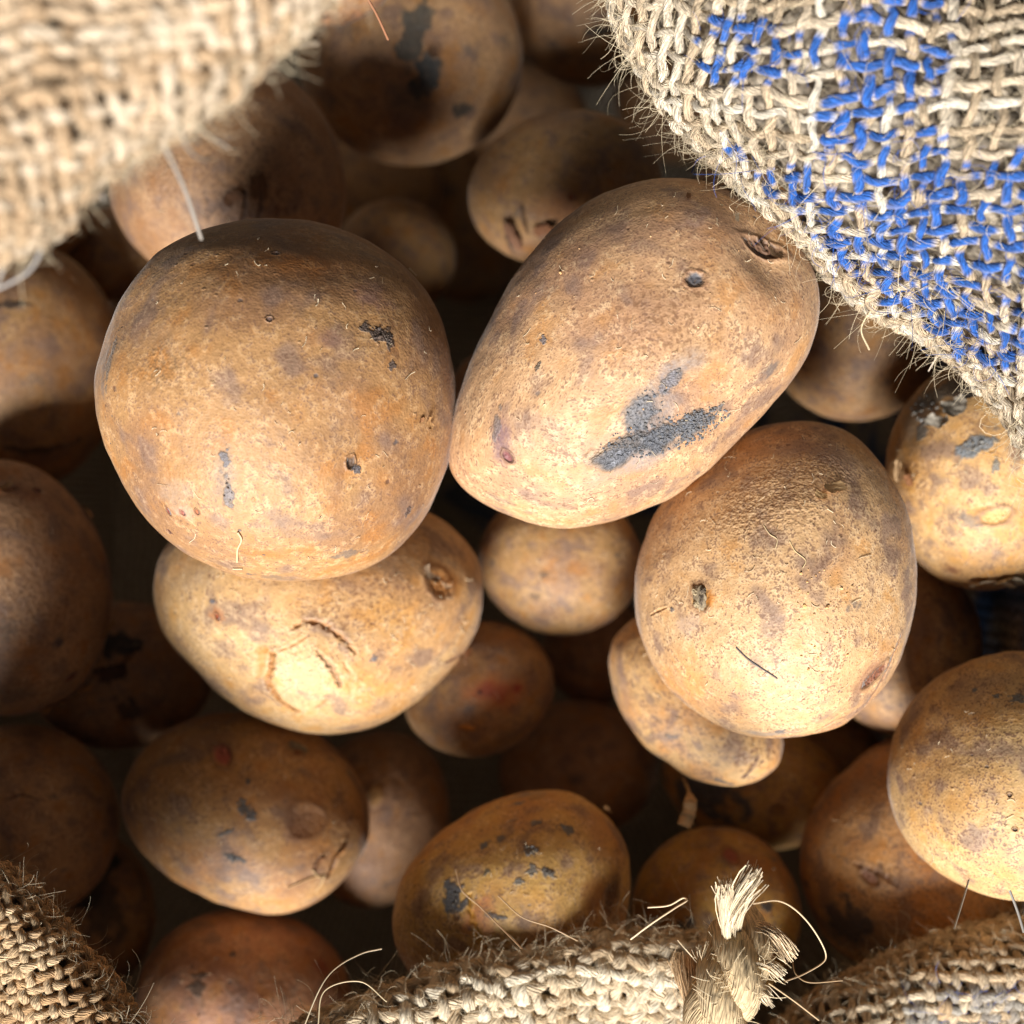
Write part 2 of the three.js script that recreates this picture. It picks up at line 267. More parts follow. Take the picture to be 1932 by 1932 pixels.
function lump(p, px, py, w, h, rot, tall, c, seed, name, mat = M_soil, amp = 0.5) {
  const f = frameAt(p, px, py), s = p.depth / F, g = new THREE.IcosahedronGeometry(1, 4), P = g.attributes.position, col = [], ca = Math.cos(rot * Math.PI / 180), sa = Math.sin(rot * Math.PI / 180), C = lin(...c);
  for (let i = 0; i < P.count; i++) {
    let x = P.getX(i), y = P.getY(i), z = P.getZ(i); const k = 1 + amp * fbm(x * 2.4 + seed, y * 2.4, z * 2.4, 3) + 0.35 * amp * N(x * 7, y * 7 + seed, z * 7);
    const a = x * w * 0.5 * s * k, b = y * h * 0.5 * s * k, q = f.o.clone().addScaledVector(f.x, a * ca - b * sa).addScaledVector(f.y, a * sa + b * ca).addScaledVector(f.n, z * tall * s * k);
    P.setXYZ(i, q.x, q.y, q.z); const m = 1 + 0.5 * N(x * 5 + seed, y * 5, z * 5); col.push(C[0] * m, C[1] * m, C[2] * m);
  }
  g.setAttribute('color', new THREE.Float32BufferAttribute(col, 3)); g.deleteAttribute('uv'); g.computeVertexNormals(); return mesh(name, g, mat, p.obj);
}
function crumbs(p, list, seed, c, name = 'soil_crumbs') {       // list of [px, py, spread a, spread b, rot, count, size]
  const R = rng(seed), gs = [], C = lin(...c);
  for (const [x, y, a, b, rot, n, sz] of list) for (let i = 0; i < n; i++) {
    const t = R() * 6.283, q = Math.sqrt(R()), u = a * q * Math.cos(t), v = b * q * Math.sin(t), r = rot * Math.PI / 180, o = p.surf(x + u * Math.cos(r) - v * Math.sin(r), y + u * Math.sin(r) + v * Math.cos(r)), g = new THREE.IcosahedronGeometry(1, 1), P = g.attributes.position, k0 = sz * (0.4 + 0.9 * R() * R()) * p.depth / F, ss = R() * 99, col = [];
    const ax = V(R() - 0.5, R() - 0.5, R() - 0.5).normalize();
    for (let j = 0; j < P.count; j++) { const w = V(P.getX(j), P.getY(j), P.getZ(j)); w.multiplyScalar(1 + 0.45 * N(w.x * 1.9 + ss, w.y * 1.9, w.z * 1.9)).applyAxisAngle(ax, ss); w.addScaledVector(ax, -0.35 * w.dot(ax)).multiplyScalar(k0).add(o); P.setXYZ(j, w.x, w.y, w.z); }
    const m = 0.75 + 0.5 * R(), wb = R() * 0.35; for (let j = 0; j < P.count; j++) col.push(C[0] * m * (1 + wb * 0.5), C[1] * m, C[2] * m * (1 - wb * 0.6));
    g.setAttribute('color', new THREE.Float32BufferAttribute(col, 3)); g.computeVertexNormals(); gs.push(g);
  }
  const m = mesh(name, mergeGeometries(gs), M_soil, p.obj); m.userData.kind = 'stuff'; return m;
}
function lint(p, n, seed, box) {                        // fine pale hairs lying on the skin
  const R = rng(seed), gs = [];
  for (let i = 0; i < n; i++) {
    const x = lerp(box[0], box[2], R()), y = lerp(box[1], box[3], R()), [u, v] = p.plane(x, y); if (Math.hypot(u, v) > 0.93 * p.Rat(Math.atan2(v, u))) continue;
    const a = R() * 6.283, l = 5 + 22 * R() * R(), b = (R() - 0.5) * 2, q = [];
    for (let k = 0; k <= 4; k++) { const t = k / 4 - 0.5, aa = a + b * t; q.push(p.surf(x + l * t * Math.cos(aa), y + l * t * Math.sin(aa), 0.00012 + 0.0006 * R() * (k === 4 ? 1 : 0.2))); }
    gs.push(tube(q, 0.00004 + 0.00005 * R(), 3, lin(225, 205, 170)));
  }
  if (gs.length) { const m = mesh('lint', mergeGeometries(gs), M_fibre, p.obj); m.userData.kind = 'stuff'; }
}

// ------------------------------------------------------------------ potatoes: where each lies, front ones first
const S = (x, y, a, b, o = {}) => ({ t: 'soil', x, y, a, b, ...o }), ST = (x, y, a, b, c, o = {}) => ({ t: 'stain', x, y, a, b, c, ...o }), EY = (x, y, a, b, c, o = {}) => ({ t: 'eye', x, y, a, b, c, ...o }), GR = (p, w, o = {}) => ({ t: 'groove', p, w, ...o }), RO = (x, y, a, b, o = {}) => ({ t: 'rough', x, y, a, b, ...o });
const BIG = { tex: 2048, mesh: [224, 150] }, MID = { tex: 1024, mesh: [150, 100] };
const list = [
  { id: 'bl', ...BIG, depth: 0.254, thick: 0.88, tone: [174, 128, 78], tone2: [144, 102, 66], tone3: [176, 108, 44], dots: 150, speck: 0.9, label: 'largest round potato, brownish orange with a pink scuff, resting on the wrinkled pale potato',
    line: [[535, 415], [620, 425], [700, 455], [770, 505], [820, 570], [848, 650], [858, 760], [845, 870], [815, 950], [765, 1020], [700, 1070], [630, 1093], [550, 1099], [460, 1088], [370, 1055], [300, 1005], [250, 940], [210, 860], [185, 790], [178, 720], [195, 650], [225, 570], [275, 500], [340, 448], [430, 422]],
    marks: [ST(620, 640, 46, 22, [118, 84, 74], { w: 0.55 }), ST(700, 555, 60, 40, [126, 84, 76], { w: 0.45 }), ST(600, 500, 150, 50, [176, 100, 36], { w: 0.35 }), S(712, 630, 30, 14, { rot: 25, c: [78, 66, 60] }), S(735, 640, 10, 20, { c: [70, 62, 58] }), S(424, 865, 10, 20, { c: [96, 92, 96] }), S(430, 925, 12, 36, { c: [104, 100, 106], w: 0.75 }), ST(425, 890, 24, 70, [120, 112, 112], { w: 0.4 }), ST(350, 968, 46, 20, [214, 150, 128], { w: 0.8 }), EY(318, 965, 5, 10, [120, 50, 40]), EY(345, 968, 6, 6, [150, 80, 66]), EY(372, 966, 5, 6, [176, 96, 60]), S(320, 1003, 8, 6, { c: [90, 44, 30], h: -0.2 }),
      EY(662, 872, 9, 12, [74, 56, 44]), ST(640, 915, 18, 60, [120, 84, 62], { w: 0.5 }), S(672, 885, 12, 8, { c: [84, 80, 84] }), ST(196, 700, 16, 60, [112, 100, 98], { w: 0.75, h: 0.3 }), S(205, 690, 10, 50, { w: 0.5 }), RO(770, 640, 70, 90, { h: 0.35, k: 14 }), RO(310, 690, 90, 70, { h: 0.5, k: 34, c: [130, 100, 70] }), S(770, 965, 10, 12, { rot: 30, c: [80, 60, 52] }), ST(330, 930, 70, 40, [172, 160, 158], { w: 0.35 }), S(740, 690, 12, 8, { c: [90, 76, 70] }), EY(520, 478, 7, 5, [92, 62, 48]), EY(508, 602, 6, 5, [86, 66, 62]), ST(300, 640, 60, 36, [132, 108, 86], { w: 0.4 })] },
  { id: 'br', ...BIG, depth: 0.254, thick: 0.80, tone: [190, 146, 100], tone2: [164, 120, 84], tone3: [182, 122, 62], dust: 0.75, dots: 90, label: 'large kidney shaped potato with a caked grey soil smear across its lower side',
    line: [[1240, 335], [1330, 340], [1410, 370], [1480, 425], [1525, 490], [1547, 565], [1545, 625], [1515, 690], [1455, 760], [1385, 830], [1310, 905], [1230, 955], [1140, 987], [1050, 996], [970, 975], [900, 935], [846, 897], [848, 830], [868, 750], [895, 670], [935, 585], [985, 500], [1050, 425], [1130, 370]],
    marks: [ST(1205, 862, 118, 62, [132, 120, 116], { rot: -14, w: 0.8 }), ST(1265, 708, 78, 36, [126, 116, 116], { rot: -50, w: 0.85 }), ST(1225, 785, 80, 66, [120, 110, 108], { rot: -50, w: 0.8 }), S(1262, 720, 44, 15, { rot: -55, c: [104, 102, 108], w: 0.8 }), S(1215, 785, 60, 40, { rot: -55, c: [90, 90, 94], soft: 0.4, w: 0.85 }), S(1245, 822, 132, 40, { rot: -14, h: 1.3, c: [88, 90, 96], soft: 0.45 }), S(1320, 795, 70, 26, { rot: -20, h: 0.9, c: [88, 89, 94], soft: 0.4 }), EY(1310, 528, 15, 14, [70, 74, 84], { h: 0.8 }), EY(1440, 468, 46, 16, [86, 58, 42], { rot: 24, h: 1.4 }), ST(1400, 440, 90, 40, [110, 82, 62], { rot: 30, w: 0.5 }), ST(945, 830, 26, 60, [104, 78, 88], { w: 0.75 }), EY(958, 862, 8, 12, [122, 70, 70]), S(938, 800, 12, 24, { w: 0.5 }), ST(1010, 570, 70, 26, [140, 118, 112], { rot: -40, w: 0.45 }), ST(1180, 440, 120, 50, [138, 104, 84], { w: 0.4 }), S(1025, 640, 14, 6, { rot: 40, c: [110, 100, 100] }), S(1015, 692, 6, 8, { c: [90, 76, 60] }), ST(1430, 560, 60, 60, [180, 126, 84], { w: 0.4 }), RO(1250, 600, 170, 110, { h: 0.25, k: 36 })],
    dents0: [[1450, 480, 60, -0.075], [1310, 528, 16, -0.012], [1480, 660, 60, -0.01]] },
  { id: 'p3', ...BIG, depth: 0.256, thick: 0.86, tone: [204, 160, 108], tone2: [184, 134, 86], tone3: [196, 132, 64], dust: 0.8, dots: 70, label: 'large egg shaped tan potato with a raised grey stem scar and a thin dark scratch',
    line: [[1520, 795], [1590, 810], [1650, 855], [1695, 920], [1720, 1000], [1730, 1090], [1718, 1180], [1690, 1265], [1640, 1330], [1580, 1375], [1500, 1390], [1430, 1393], [1350, 1365], [1280, 1315], [1225, 1240], [1197, 1150], [1200, 1080], [1220, 1010], [1265, 930], [1330, 860], [1420, 812]],
    marks: [ST(1540, 850, 100, 40, [122, 98, 90], { rot: 20, w: 0.6 }), ST(1350, 900, 60, 40, [128, 108, 98], { rot: -40, w: 0.4 }), RO(1430, 950, 150, 100, { h: 0.8, k: 42, c: [150, 110, 74], rot: -20 }), RO(1560, 880, 80, 50, { h: 0.8, k: 46, rot: 30 }), EY(1322, 1128, 20, 24, [176, 122, 52], { h: 0.5 }), ST(1340, 1130, 14, 18, [190, 110, 30], { w: 0.8 }), GR([[1390, 1222], [1410, 1242], [1440, 1262], [1466, 1280]], 2.2, { c: [84, 80, 80], h: 0.5 }), EY(1650, 1275, 38, 16, [110, 60, 40], { rot: -52, h: 1.3 }), ST(1640, 1270, 56, 34, [128, 84, 62], { rot: -52, w: 0.6 }), GR([[1700, 1200], [1660, 1290], [1610, 1360]], 7, { c: [150, 106, 76], h: 0.8 }), ST(1450, 1385, 80, 22, [128, 122, 124], { w: 0.6 }), S(1472, 1380, 12, 12, { c: [90, 90, 96], w: 0.7 }), S(1268, 1150, 5, 5, { c: [90, 84, 84] }), ST(1300, 1180, 50, 30, [168, 146, 136], { w: 0.5 }), GR([[1228, 1160], [1242, 1152], [1258, 1146]], 3, { c: [190, 140, 90], h: 0.8 }), GR([[1540, 1380], [1580, 1358], [1600, 1350]], 5, { c: [160, 120, 90], h: 0.7 })],
    dents0: [[1640, 1280, 48, -0.03]] },
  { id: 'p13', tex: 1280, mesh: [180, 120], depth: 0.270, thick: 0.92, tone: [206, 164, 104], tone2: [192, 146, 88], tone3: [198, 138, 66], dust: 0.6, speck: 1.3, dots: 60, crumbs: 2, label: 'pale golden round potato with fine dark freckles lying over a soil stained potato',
    line: [[1915, 1228], [1800, 1262], [1725, 1320], [1685, 1400], [1675, 1480], [1695, 1560], [1740, 1625], [1810, 1670], [1900, 1697], [2000, 1690], [2100, 1620], [2155, 1500], [2150, 1380], [2080, 1280], [2000, 1235]],
    marks: [ST(1850, 1290, 110, 34, [140, 118, 100], { rot: -20, w: 0.45 }), S(1880, 1313, 7, 7, { c: [104, 106, 108] }), S(1838, 1302, 6, 5, { c: [104, 106, 108] }), S(1920, 1318, 12, 12, { c: [110, 110, 108] }), ST(1720, 1350, 40, 60, [132, 114, 112], { rot: 30, w: 0.5 }), EY(1905, 1500, 4, 4, [100, 76, 60]), EY(1915, 1565, 4, 4, [100, 76, 60])] },
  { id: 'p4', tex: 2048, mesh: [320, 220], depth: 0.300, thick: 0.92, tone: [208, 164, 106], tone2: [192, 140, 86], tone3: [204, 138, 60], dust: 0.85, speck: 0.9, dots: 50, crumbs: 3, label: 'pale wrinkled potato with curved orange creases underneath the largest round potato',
    line: [[600, 930], [750, 950], [850, 990], [900, 1050], [914, 1110], [897, 1190], [840, 1272], [760, 1342], [690, 1376], [610, 1385], [520, 1366], [430, 1320], [370, 1262], [312, 1200], [290, 1130], [295, 1060], [350, 990], [450, 945]],
    marks: [GR([[552, 1186], [575, 1172], [604, 1176], [632, 1192], [655, 1212], [670, 1232]], 7, { h: 1.3, c: [166, 112, 62] }), GR([[514, 1232], [512, 1258], [506, 1284], [516, 1308], [536, 1328], [562, 1342]], 8, { h: 1.8, c: [164, 100, 42] }), GR([[598, 1228], [618, 1250], [634, 1274], [642, 1294]], 7, { h: 1.5, c: [150, 108, 74] }), GR([[530, 1226], [556, 1214], [578, 1200]], 5, { h: 0.5, c: [190, 136, 84] }), GR([[596, 1336], [610, 1328], [616, 1318]], 6, { h: 0.6, c: [166, 118, 74] }), GR([[478, 1296], [504, 1312], [530, 1332]], 4, { h: 0.9, c: [150, 112, 82] }), GR([[486, 1220], [488, 1250], [484, 1276]], 9, { h: 0.5, c: [200, 150, 96] }), GR([[650, 1250], [664, 1282], [660, 1312]], 9, { h: 0.5, c: [196, 150, 100] }), ST(498, 1228, 18, 12, [186, 112, 40], { w: 0.7 }), ST(408, 1158, 20, 16, [196, 118, 64], { w: 0.6 }), EY(410, 1164, 4, 6, [150, 60, 24]), S(402, 1135, 7, 4, { c: [96, 94, 100] }), S(705, 1243, 7, 9, { c: [104, 98, 100] }), EY(830, 1100, 30, 22, [150, 96, 42], { rot: 30, h: 0.9 }), ST(850, 1090, 36, 30, [176, 110, 46], { w: 0.6 }), ST(370, 1090, 70, 30, [150, 124, 96], { w: 0.5 }), ST(740, 1070, 120, 26, [130, 108, 88], { w: 0.45 }), RO(700, 1140, 160, 80, { h: 0.25, k: 40 }), GR([[840, 1250], [868, 1236], [885, 1220]], 5, { c: [120, 76, 52], h: 0.8 })],
    dents0: [[572, 1270, 64, 0.006], [516, 1290, 16, -0.016], [636, 1285, 16, -0.016], [610, 1190, 18, -0.010]] },
  { id: 'p22', tex: 1024, mesh: [150, 100], depth: 0.312, tone: [181, 137, 95], tone2: [157, 115, 79], tone3: [176, 108, 48], crumbs: 10, label: 'brown potato with torn peeling skin and a dark red nick beside the largest round potato',
    line: [[0, 862], [80, 890], [145, 950], [185, 1010], [207, 1090], [205, 1180], [180, 1250], [140, 1310], [70, 1340], [0, 1352], [-80, 1330], [-150, 1250], [-180, 1120], [-150, 980], [-80, 890]],
    marks: [EY(135, 1277, 14, 9, [92, 28, 22], { rot: -20, h: 1.2 }), EY(14, 920, 16, 12, [104, 66, 46], { h: 0.9 }), ST(60, 935, 50, 40, [128, 84, 66], { w: 0.5 }), EY(70, 925, 6, 7, [110, 50, 36]), S(112, 1213, 12, 7, { c: [96, 80, 78] }), RO(90, 1130, 130, 120, { h: 0.5, k: 30 }), ST(40, 1310, 80, 26, [122, 100, 76], { w: 0.5 }), RO(60, 1300, 80, 40, { h: 0.9, k: 22 })] },
  { id: 'p14', ...MID, tex: 1280, depth: 0.292, tone: [204, 158, 98], tone2: [188, 138, 80], tone3: [206, 138, 52], dust: 0.6, dots: 40, label: 'golden potato with grey soil patches and loose papery skin beside the blue printed fold',
    line: E2(1858, 893, 186, 222, 4),
    marks: [ST(1730, 780, 60, 80, [120, 108, 100], { w: 0.6 }), S(1838, 842, 34, 20, { rot: -20, c: [112, 118, 124], rag: 0.5 }), S(1745, 760, 26, 14, { c: [108, 108, 106] }), S(1738, 815, 18, 22, { c: [116, 114, 110], w: 0.8 }), S(1880, 880, 9, 14, { c: [124, 120, 112] }), S(1790, 735, 60, 24, { c: [104, 100, 94], w: 0.7 }), ST(1795, 1075, 22, 14, [104, 60, 40], { w: 0.8 }), ST(1780, 1100, 10, 8, [110, 66, 44], { w: 0.7 }), RO(1720, 900, 50, 60, { h: 0.7, k: 18 }), EY(1880, 975, 26, 14, [214, 160, 96], { h: 0.6 })] },
  { id: 'p7', ...MID, tex: 1280, depth: 0.318, thick: 0.95, tone: [182, 134, 78], tone2: [156, 108, 70], tone3: [182, 116, 48], speck: 1.2, dots: 80, label: 'oval brown potato with a pink red eye and two grey bud scars',
    line: [[440, 1343], [530, 1352], [610, 1395], [665, 1450], [698, 1520], [696, 1590], [660, 1650], [600, 1700], [530, 1726], [450, 1712], [370, 1680], [290, 1630], [240, 1570], [224, 1510], [245, 1450], [300, 1390], [370, 1355]],
    marks: [ST(400, 1400, 80, 40, [132, 104, 92], { w: 0.5 }), EY(420, 1424, 17, 30, [168, 82, 72], { rot: -24, h: 0.8, w: 0.85 }), EY(422, 1416, 6, 9, [190, 108, 92], { rot: -20, h: -0.3, w: 0.6 }), ST(330, 1432, 60, 20, [112, 96, 86], { rot: -10, w: 0.55 }), EY(562, 1412, 30, 18, [112, 90, 68], { rot: 20, h: 0.7 }), EY(578, 1548, 30, 27, [140, 98, 66], { h: 0.45, w: 0.6 }), ST(560, 1570, 34, 30, [116, 78, 58], { w: 0.5 }), S(463, 1527, 12, 19, { rot: -20, c: [90, 88, 88] }), S(474, 1540, 12, 8, { c: [90, 88, 88] }), S(428, 1570, 16, 6, { rot: -20, c: [92, 88, 84] }), S(440, 1618, 24, 10, { rot: 12, c: [92, 90, 90] }), S(468, 1474, 5, 6, { c: [80, 76, 80] }), GR([[592, 1640], [600, 1620], [606, 1612]], 4, { c: [120, 76, 44], h: 1 }), GR([[640, 1612], [628, 1640], [616, 1660]], 5, { c: [190, 126, 64], h: 1.1 }), RO(630, 1600, 60, 70, { h: 0.6, k: 20 })],
    dents0: [[578, 1548, 26, -0.016], [420, 1424, 26, -0.01]] },
  { id: 'p8', ...MID, tex: 1280, depth: 0.290, tone: [198, 152, 80], tone2: [178, 122, 70], tone3: [196, 140, 60], dots: 60, label: 'ochre potato spotted with grey soil flecks and a yellow growth crack behind the bright hem',
    line: [[1010, 1493], [1090, 1500], [1150, 1545], [1183, 1600], [1188, 1660], [1180, 1740], [1160, 1800], [1100, 1850], [960, 1885], [820, 1870], [755, 1810], [738, 1735], [755, 1660], [800, 1600], [870, 1545], [940, 1508]],
    marks: [S(1000, 1604, 17, 15, { c: [110, 104, 98] }), S(1068, 1563, 15, 12, { rot: 30, c: [104, 102, 100] }), S(1012, 1552, 12, 9, { c: [112, 108, 106] }), S(945, 1582, 9, 10, { c: [112, 106, 100] }), S(914, 1595, 9, 14, { rot: 40, c: [98, 98, 102] }), S(1003, 1642, 9, 12, { c: [108, 102, 94] }), S(1032, 1646, 17, 9, { rot: 20, c: [106, 102, 96] }), S(979, 1664, 10, 10, { c: [106, 102, 96] }), S(918, 1645, 6, 8, { c: [84, 76, 60] }), S(852, 1690, 20, 28, { rot: -20, c: [74, 76, 82] }), S(872, 1708, 14, 7, { rot: -30, c: [78, 78, 82] }), S(890, 1750, 7, 5, { c: [76, 76, 80] }), S(935, 1730, 16, 7, { rot: 30, c: [88, 84, 80] }), ST(990, 1500, 70, 20, [120, 118, 124], { w: 0.6 }), S(980, 1515, 16, 7, { c: [96, 100, 110], w: 0.8 }), ST(900, 1735, 30, 40, [190, 104, 70], { w: 0.6 }), GR([[886, 1690], [888, 1720], [896, 1750], [910, 1782], [922, 1800]], 6.5, { c: [196, 136, 34], h: 1.3 }), EY(1152, 1695, 22, 44, [92, 58, 34], { rot: 14, h: 1.5 }), ST(1120, 1690, 50, 60, [150, 92, 46], { w: 0.6 }), EY(862, 1730, 5, 5, [120, 84, 50])],
    dents0: [[1150, 1695, 36, -0.04]] },
  { id: 'p9', ...MID, depth: 0.296, tone: [206, 162, 104], tone2: [190, 138, 88], tone3: [200, 136, 66], dots: 40, crumbs: 4, label: 'small tan potato with a wrinkled end tucked under the egg shaped scarred potato',
    line: [[1195, 1165], [1265, 1160], [1350, 1210], [1440, 1315], [1476, 1395], [1470, 1445], [1400, 1482], [1340, 1477], [1260, 1437], [1190, 1370], [1155, 1290], [1152, 1215]],
    marks: [ST(1260, 1385, 40, 26, [140, 122, 108], { w: 0.5 }), S(1265, 1390, 16, 8, { c: [112, 104, 100], w: 0.6 }), RO(1430, 1430, 70, 40, { h: 1, k: 18 }), GR([[1430, 1430], [1420, 1448], [1404, 1466]], 5, { c: [90, 62, 50], h: 1 }), S(1360, 1474, 26, 8, { c: [110, 96, 88] }), ST(1175, 1300, 24, 60, [150, 122, 112], { w: 0.5 })] },
  { id: 'p12', ...MID, depth: 0.306, tone: [200, 146, 88], tone2: [186, 122, 66], tone3: [190, 118, 42], label: 'orange tan potato with a black soil stain below the pale golden freckled potato',
    line: [[1700, 1385], [1770, 1395], [1850, 1450], [1900, 1530], [1930, 1620], [1935, 1720], [1890, 1790], [1780, 1830], [1660, 1828], [1570, 1785], [1525, 1705], [1510, 1610], [1535, 1530], [1600, 1450]],
    marks: [S(1600, 1748, 56, 44, { c: [62, 62, 68], soft: 0.5, w: 0.9 }), ST(1610, 1760, 100, 60, [96, 76, 66], { w: 0.7 }), ST(1620, 1480, 40, 60, [150, 128, 116], { rot: 30, w: 0.5 }), GR([[1612, 1630], [1640, 1640], [1668, 1652], [1692, 1672]], 6, { c: [116, 78, 54], h: 1.2 }), EY(1640, 1655, 20, 10, [150, 106, 86], { rot: 25 }), RO(1680, 1640, 70, 40, { h: 0.6, k: 16, rot: 30 })],
    dents0: [[1655, 1650, 30, -0.02]] },
  { id: 'p17', ...MID, depth: 0.322, tone: [175, 131, 88], tone2: [151, 109, 73], tone3: [150, 98, 52], dust: 0.35, crumbs: 16, label: 'dull brown potato with rough cracked skin behind the largest round potato, under the tan fold',
    line: [[420, 115], [500, 118], [570, 170], [625, 240], [650, 330], [648, 420], [600, 500], [500, 540], [380, 540], [290, 500], [230, 430], [205, 350], [225, 270], [280, 190], [350, 140]],
    marks: [RO(470, 380, 120, 90, { h: 1, k: 20, c: [84, 60, 44] }), GR([[460, 360], [462, 390], [455, 430]], 5, { c: [66, 46, 36], h: 1 }), GR([[490, 345], [492, 380], [484, 425]], 4, { c: [70, 50, 38], h: 1 }), ST(450, 400, 70, 60, [96, 70, 54], { w: 0.6 }), RO(300, 320, 70, 80, { h: 0.7, k: 30 })] },
  { id: 'p31', depth: 0.300, tone: [188, 134, 92], label: 'reddish tan potato peeping out beside the blurred tan fold', line: E2(630, -45, 120, 92, -12) },
  { id: 'p18', ...MID, depth: 0.355, tone: [184, 140, 93], tone2: [160, 118, 82], label: 'round dusky potato with a black soil smear lying in the deep shade', line: E2(775, 105, 212, 208),
    marks: [S(800, 150, 26, 50, { rot: 12, c: [58, 60, 60] }), S(780, 70, 30, 70, { rot: 20, c: [66, 66, 62], w: 0.8 }), ST(770, 190, 60, 40, [84, 76, 70], { w: 0.6 }), S(870, 208, 20, 17, { c: [64, 60, 54], w: 0.8 }), EY(820, 95, 10, 10, [96, 66, 44])] },
  { id: 'p5', ...MID, depth: 0.335, tone: [181, 137, 83], tone2: [157, 115, 79], tone3: [172, 104, 34], label: 'small smooth orange brown potato under the kidney shaped potato', line: E2(1058, 1060, 154, 138, 8),
    marks: [GR([[920, 1110], [960, 1150], [1010, 1180]], 5, { c: [130, 84, 44], h: 0.8 }), S(1025, 1085, 12, 6, { c: [96, 72, 50], w: 0.7 }), S(1010, 1125, 10, 8, { c: [90, 70, 52], w: 0.6 })] },
  { id: 'p11', ...MID, depth: 0.312, tone: [186, 140, 66], tone2: [150, 100, 52], label: 'dark ochre potato with a reddish eye behind the frayed twine', line: E2(1350, 1730, 162, 172),
    marks: [EY(1378, 1613, 15, 22, [150, 72, 58], { rot: -20 }), ST(1400, 1625, 44, 30, [150, 94, 60], { w: 0.6 }), S(1295, 1752, 20, 18, { c: [66, 64, 68] }), S(1445, 1710, 16, 10, { c: [70, 64, 60] })] },
  { id: 'p10', ...MID, depth: 0.326, tone: [196, 150, 80], tone2: [180, 128, 66], label: 'small yellow potato half covered by dark blue grey soil', line: E2(1425, 1480, 180, 118, 14),
    marks: [S(1320, 1490, 80, 70, { c: [70, 72, 80], soft: 0.5 }), S(1430, 1450, 34, 26, { c: [84, 74, 70], soft: 0.6 }), S(1410, 1420, 50, 20, { c: [72, 70, 76] }), EY(1467, 1527, 10, 11, [150, 106, 60]), S(1350, 1560, 30, 10, { c: [70, 70, 76] })] },
  { id: 'p6', ...MID, depth: 0.330, tone: [180, 136, 83], tone2: [156, 114, 78], label: 'small potato with a bright red blush between the wrinkled pale and small orange brown potatoes', line: E2(902, 1300, 145, 125, -20),
    marks: [ST(940, 1310, 74, 48, [190, 104, 52], { w: 0.7 }), ST(930, 1305, 44, 22, [150, 58, 44], { w: 0.65 }), ST(975, 1298, 14, 10, [150, 44, 40], { w: 0.8 }), S(905, 1306, 5, 5, { c: [90, 40, 36] }), EY(882, 1373, 20, 9, [206, 132, 50], { rot: 20, h: -0.5 }), ST(960, 1390, 40, 30, [100, 88, 86], { w: 0.5 })] },
  { id: 'p40', depth: 0.330, tone: [178, 136, 90], label: 'potato carrying the kidney shaped potato from below', line: E2(1180, 680, 265, 220, -35) },
  { id: 'p41', depth: 0.330, tone: [178, 136, 90], label: 'potato carrying the largest round potato from below', line: E2(530, 730, 275, 255) },
  { id: 'p24', depth: 0.318, ...MID, tone: [188, 144, 98], tone2: [164, 122, 86], label: 'brown potato above the dark soil blotched one, near the finely woven corner fold', line: E2(45, 1550, 180, 185, 10), marks: [GR([[10, 1510], [40, 1500], [70, 1508]], 3, { c: [96, 66, 46], h: 0.7 })] },
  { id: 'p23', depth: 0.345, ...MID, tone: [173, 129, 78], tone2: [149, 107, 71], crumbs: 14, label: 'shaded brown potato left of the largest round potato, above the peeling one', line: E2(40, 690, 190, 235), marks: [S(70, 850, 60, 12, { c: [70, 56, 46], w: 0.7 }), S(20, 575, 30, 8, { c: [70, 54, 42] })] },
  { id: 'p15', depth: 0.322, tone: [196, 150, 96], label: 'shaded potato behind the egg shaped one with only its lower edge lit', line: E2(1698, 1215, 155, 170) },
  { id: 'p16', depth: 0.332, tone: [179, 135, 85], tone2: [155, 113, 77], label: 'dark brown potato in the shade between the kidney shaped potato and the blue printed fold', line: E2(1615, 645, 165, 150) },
  { id: 'p26', depth: 0.345, ...MID, tone: [177, 133, 92], tone2: [153, 111, 75], label: 'shaded potato with black torn skin beneath the peeling brown potato', line: E2(230, 1275, 175, 138, -6),
    marks: [S(222, 1215, 48, 28, { c: [44, 42, 44] }), GR([[150, 1255], [190, 1268], [220, 1262], [260, 1220]], 5, { c: [52, 36, 30], h: 1.3 }), GR([[200, 1260], [206, 1290]], 4, { c: [52, 36, 30], h: 1.3 }), S(240, 1340, 26, 30, { c: [64, 46, 34], w: 0.7 }), GR([[250, 1200], [290, 1190]], 3, { c: [52, 36, 30] })] },
  { id: 'p27', depth: 0.322, ...MID, tone: [176, 124, 84], tone2: [152, 104, 76], label: 'reddish brown potato under the oval potato with the red eye', line: E2(460, 1885, 205, 170), marks: [S(440, 1800, 8, 6, { c: [70, 50, 44] }), ST(610, 1825, 26, 20, [130, 56, 54], { w: 0.6 }), S(370, 1860, 16, 22, { c: [66, 54, 46], w: 0.7 })] },
  { id: 'p25', depth: 0.335, ...MID, tone: [183, 139, 89], tone2: [159, 117, 81], label: 'potato blotched with black soil next to the finely woven corner fold', line: E2(165, 1715, 128, 155, -10), marks: [S(150, 1640, 90, 60, { c: [50, 46, 42], soft: 0.4 }), S(200, 1720, 40, 60, { c: [58, 50, 44], w: 0.6 })] },
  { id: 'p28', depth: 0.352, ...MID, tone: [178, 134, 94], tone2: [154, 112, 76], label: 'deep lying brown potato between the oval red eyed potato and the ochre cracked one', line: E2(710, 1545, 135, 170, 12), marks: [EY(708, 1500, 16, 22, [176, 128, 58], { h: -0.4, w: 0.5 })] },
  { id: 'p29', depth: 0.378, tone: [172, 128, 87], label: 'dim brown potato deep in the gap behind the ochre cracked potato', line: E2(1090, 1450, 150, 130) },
  { id: 'p30', depth: 0.380, tone: [180, 136, 94], label: 'dim potato deep in the gap under the small smooth orange brown potato', line: E2(1125, 1225, 100, 105) },
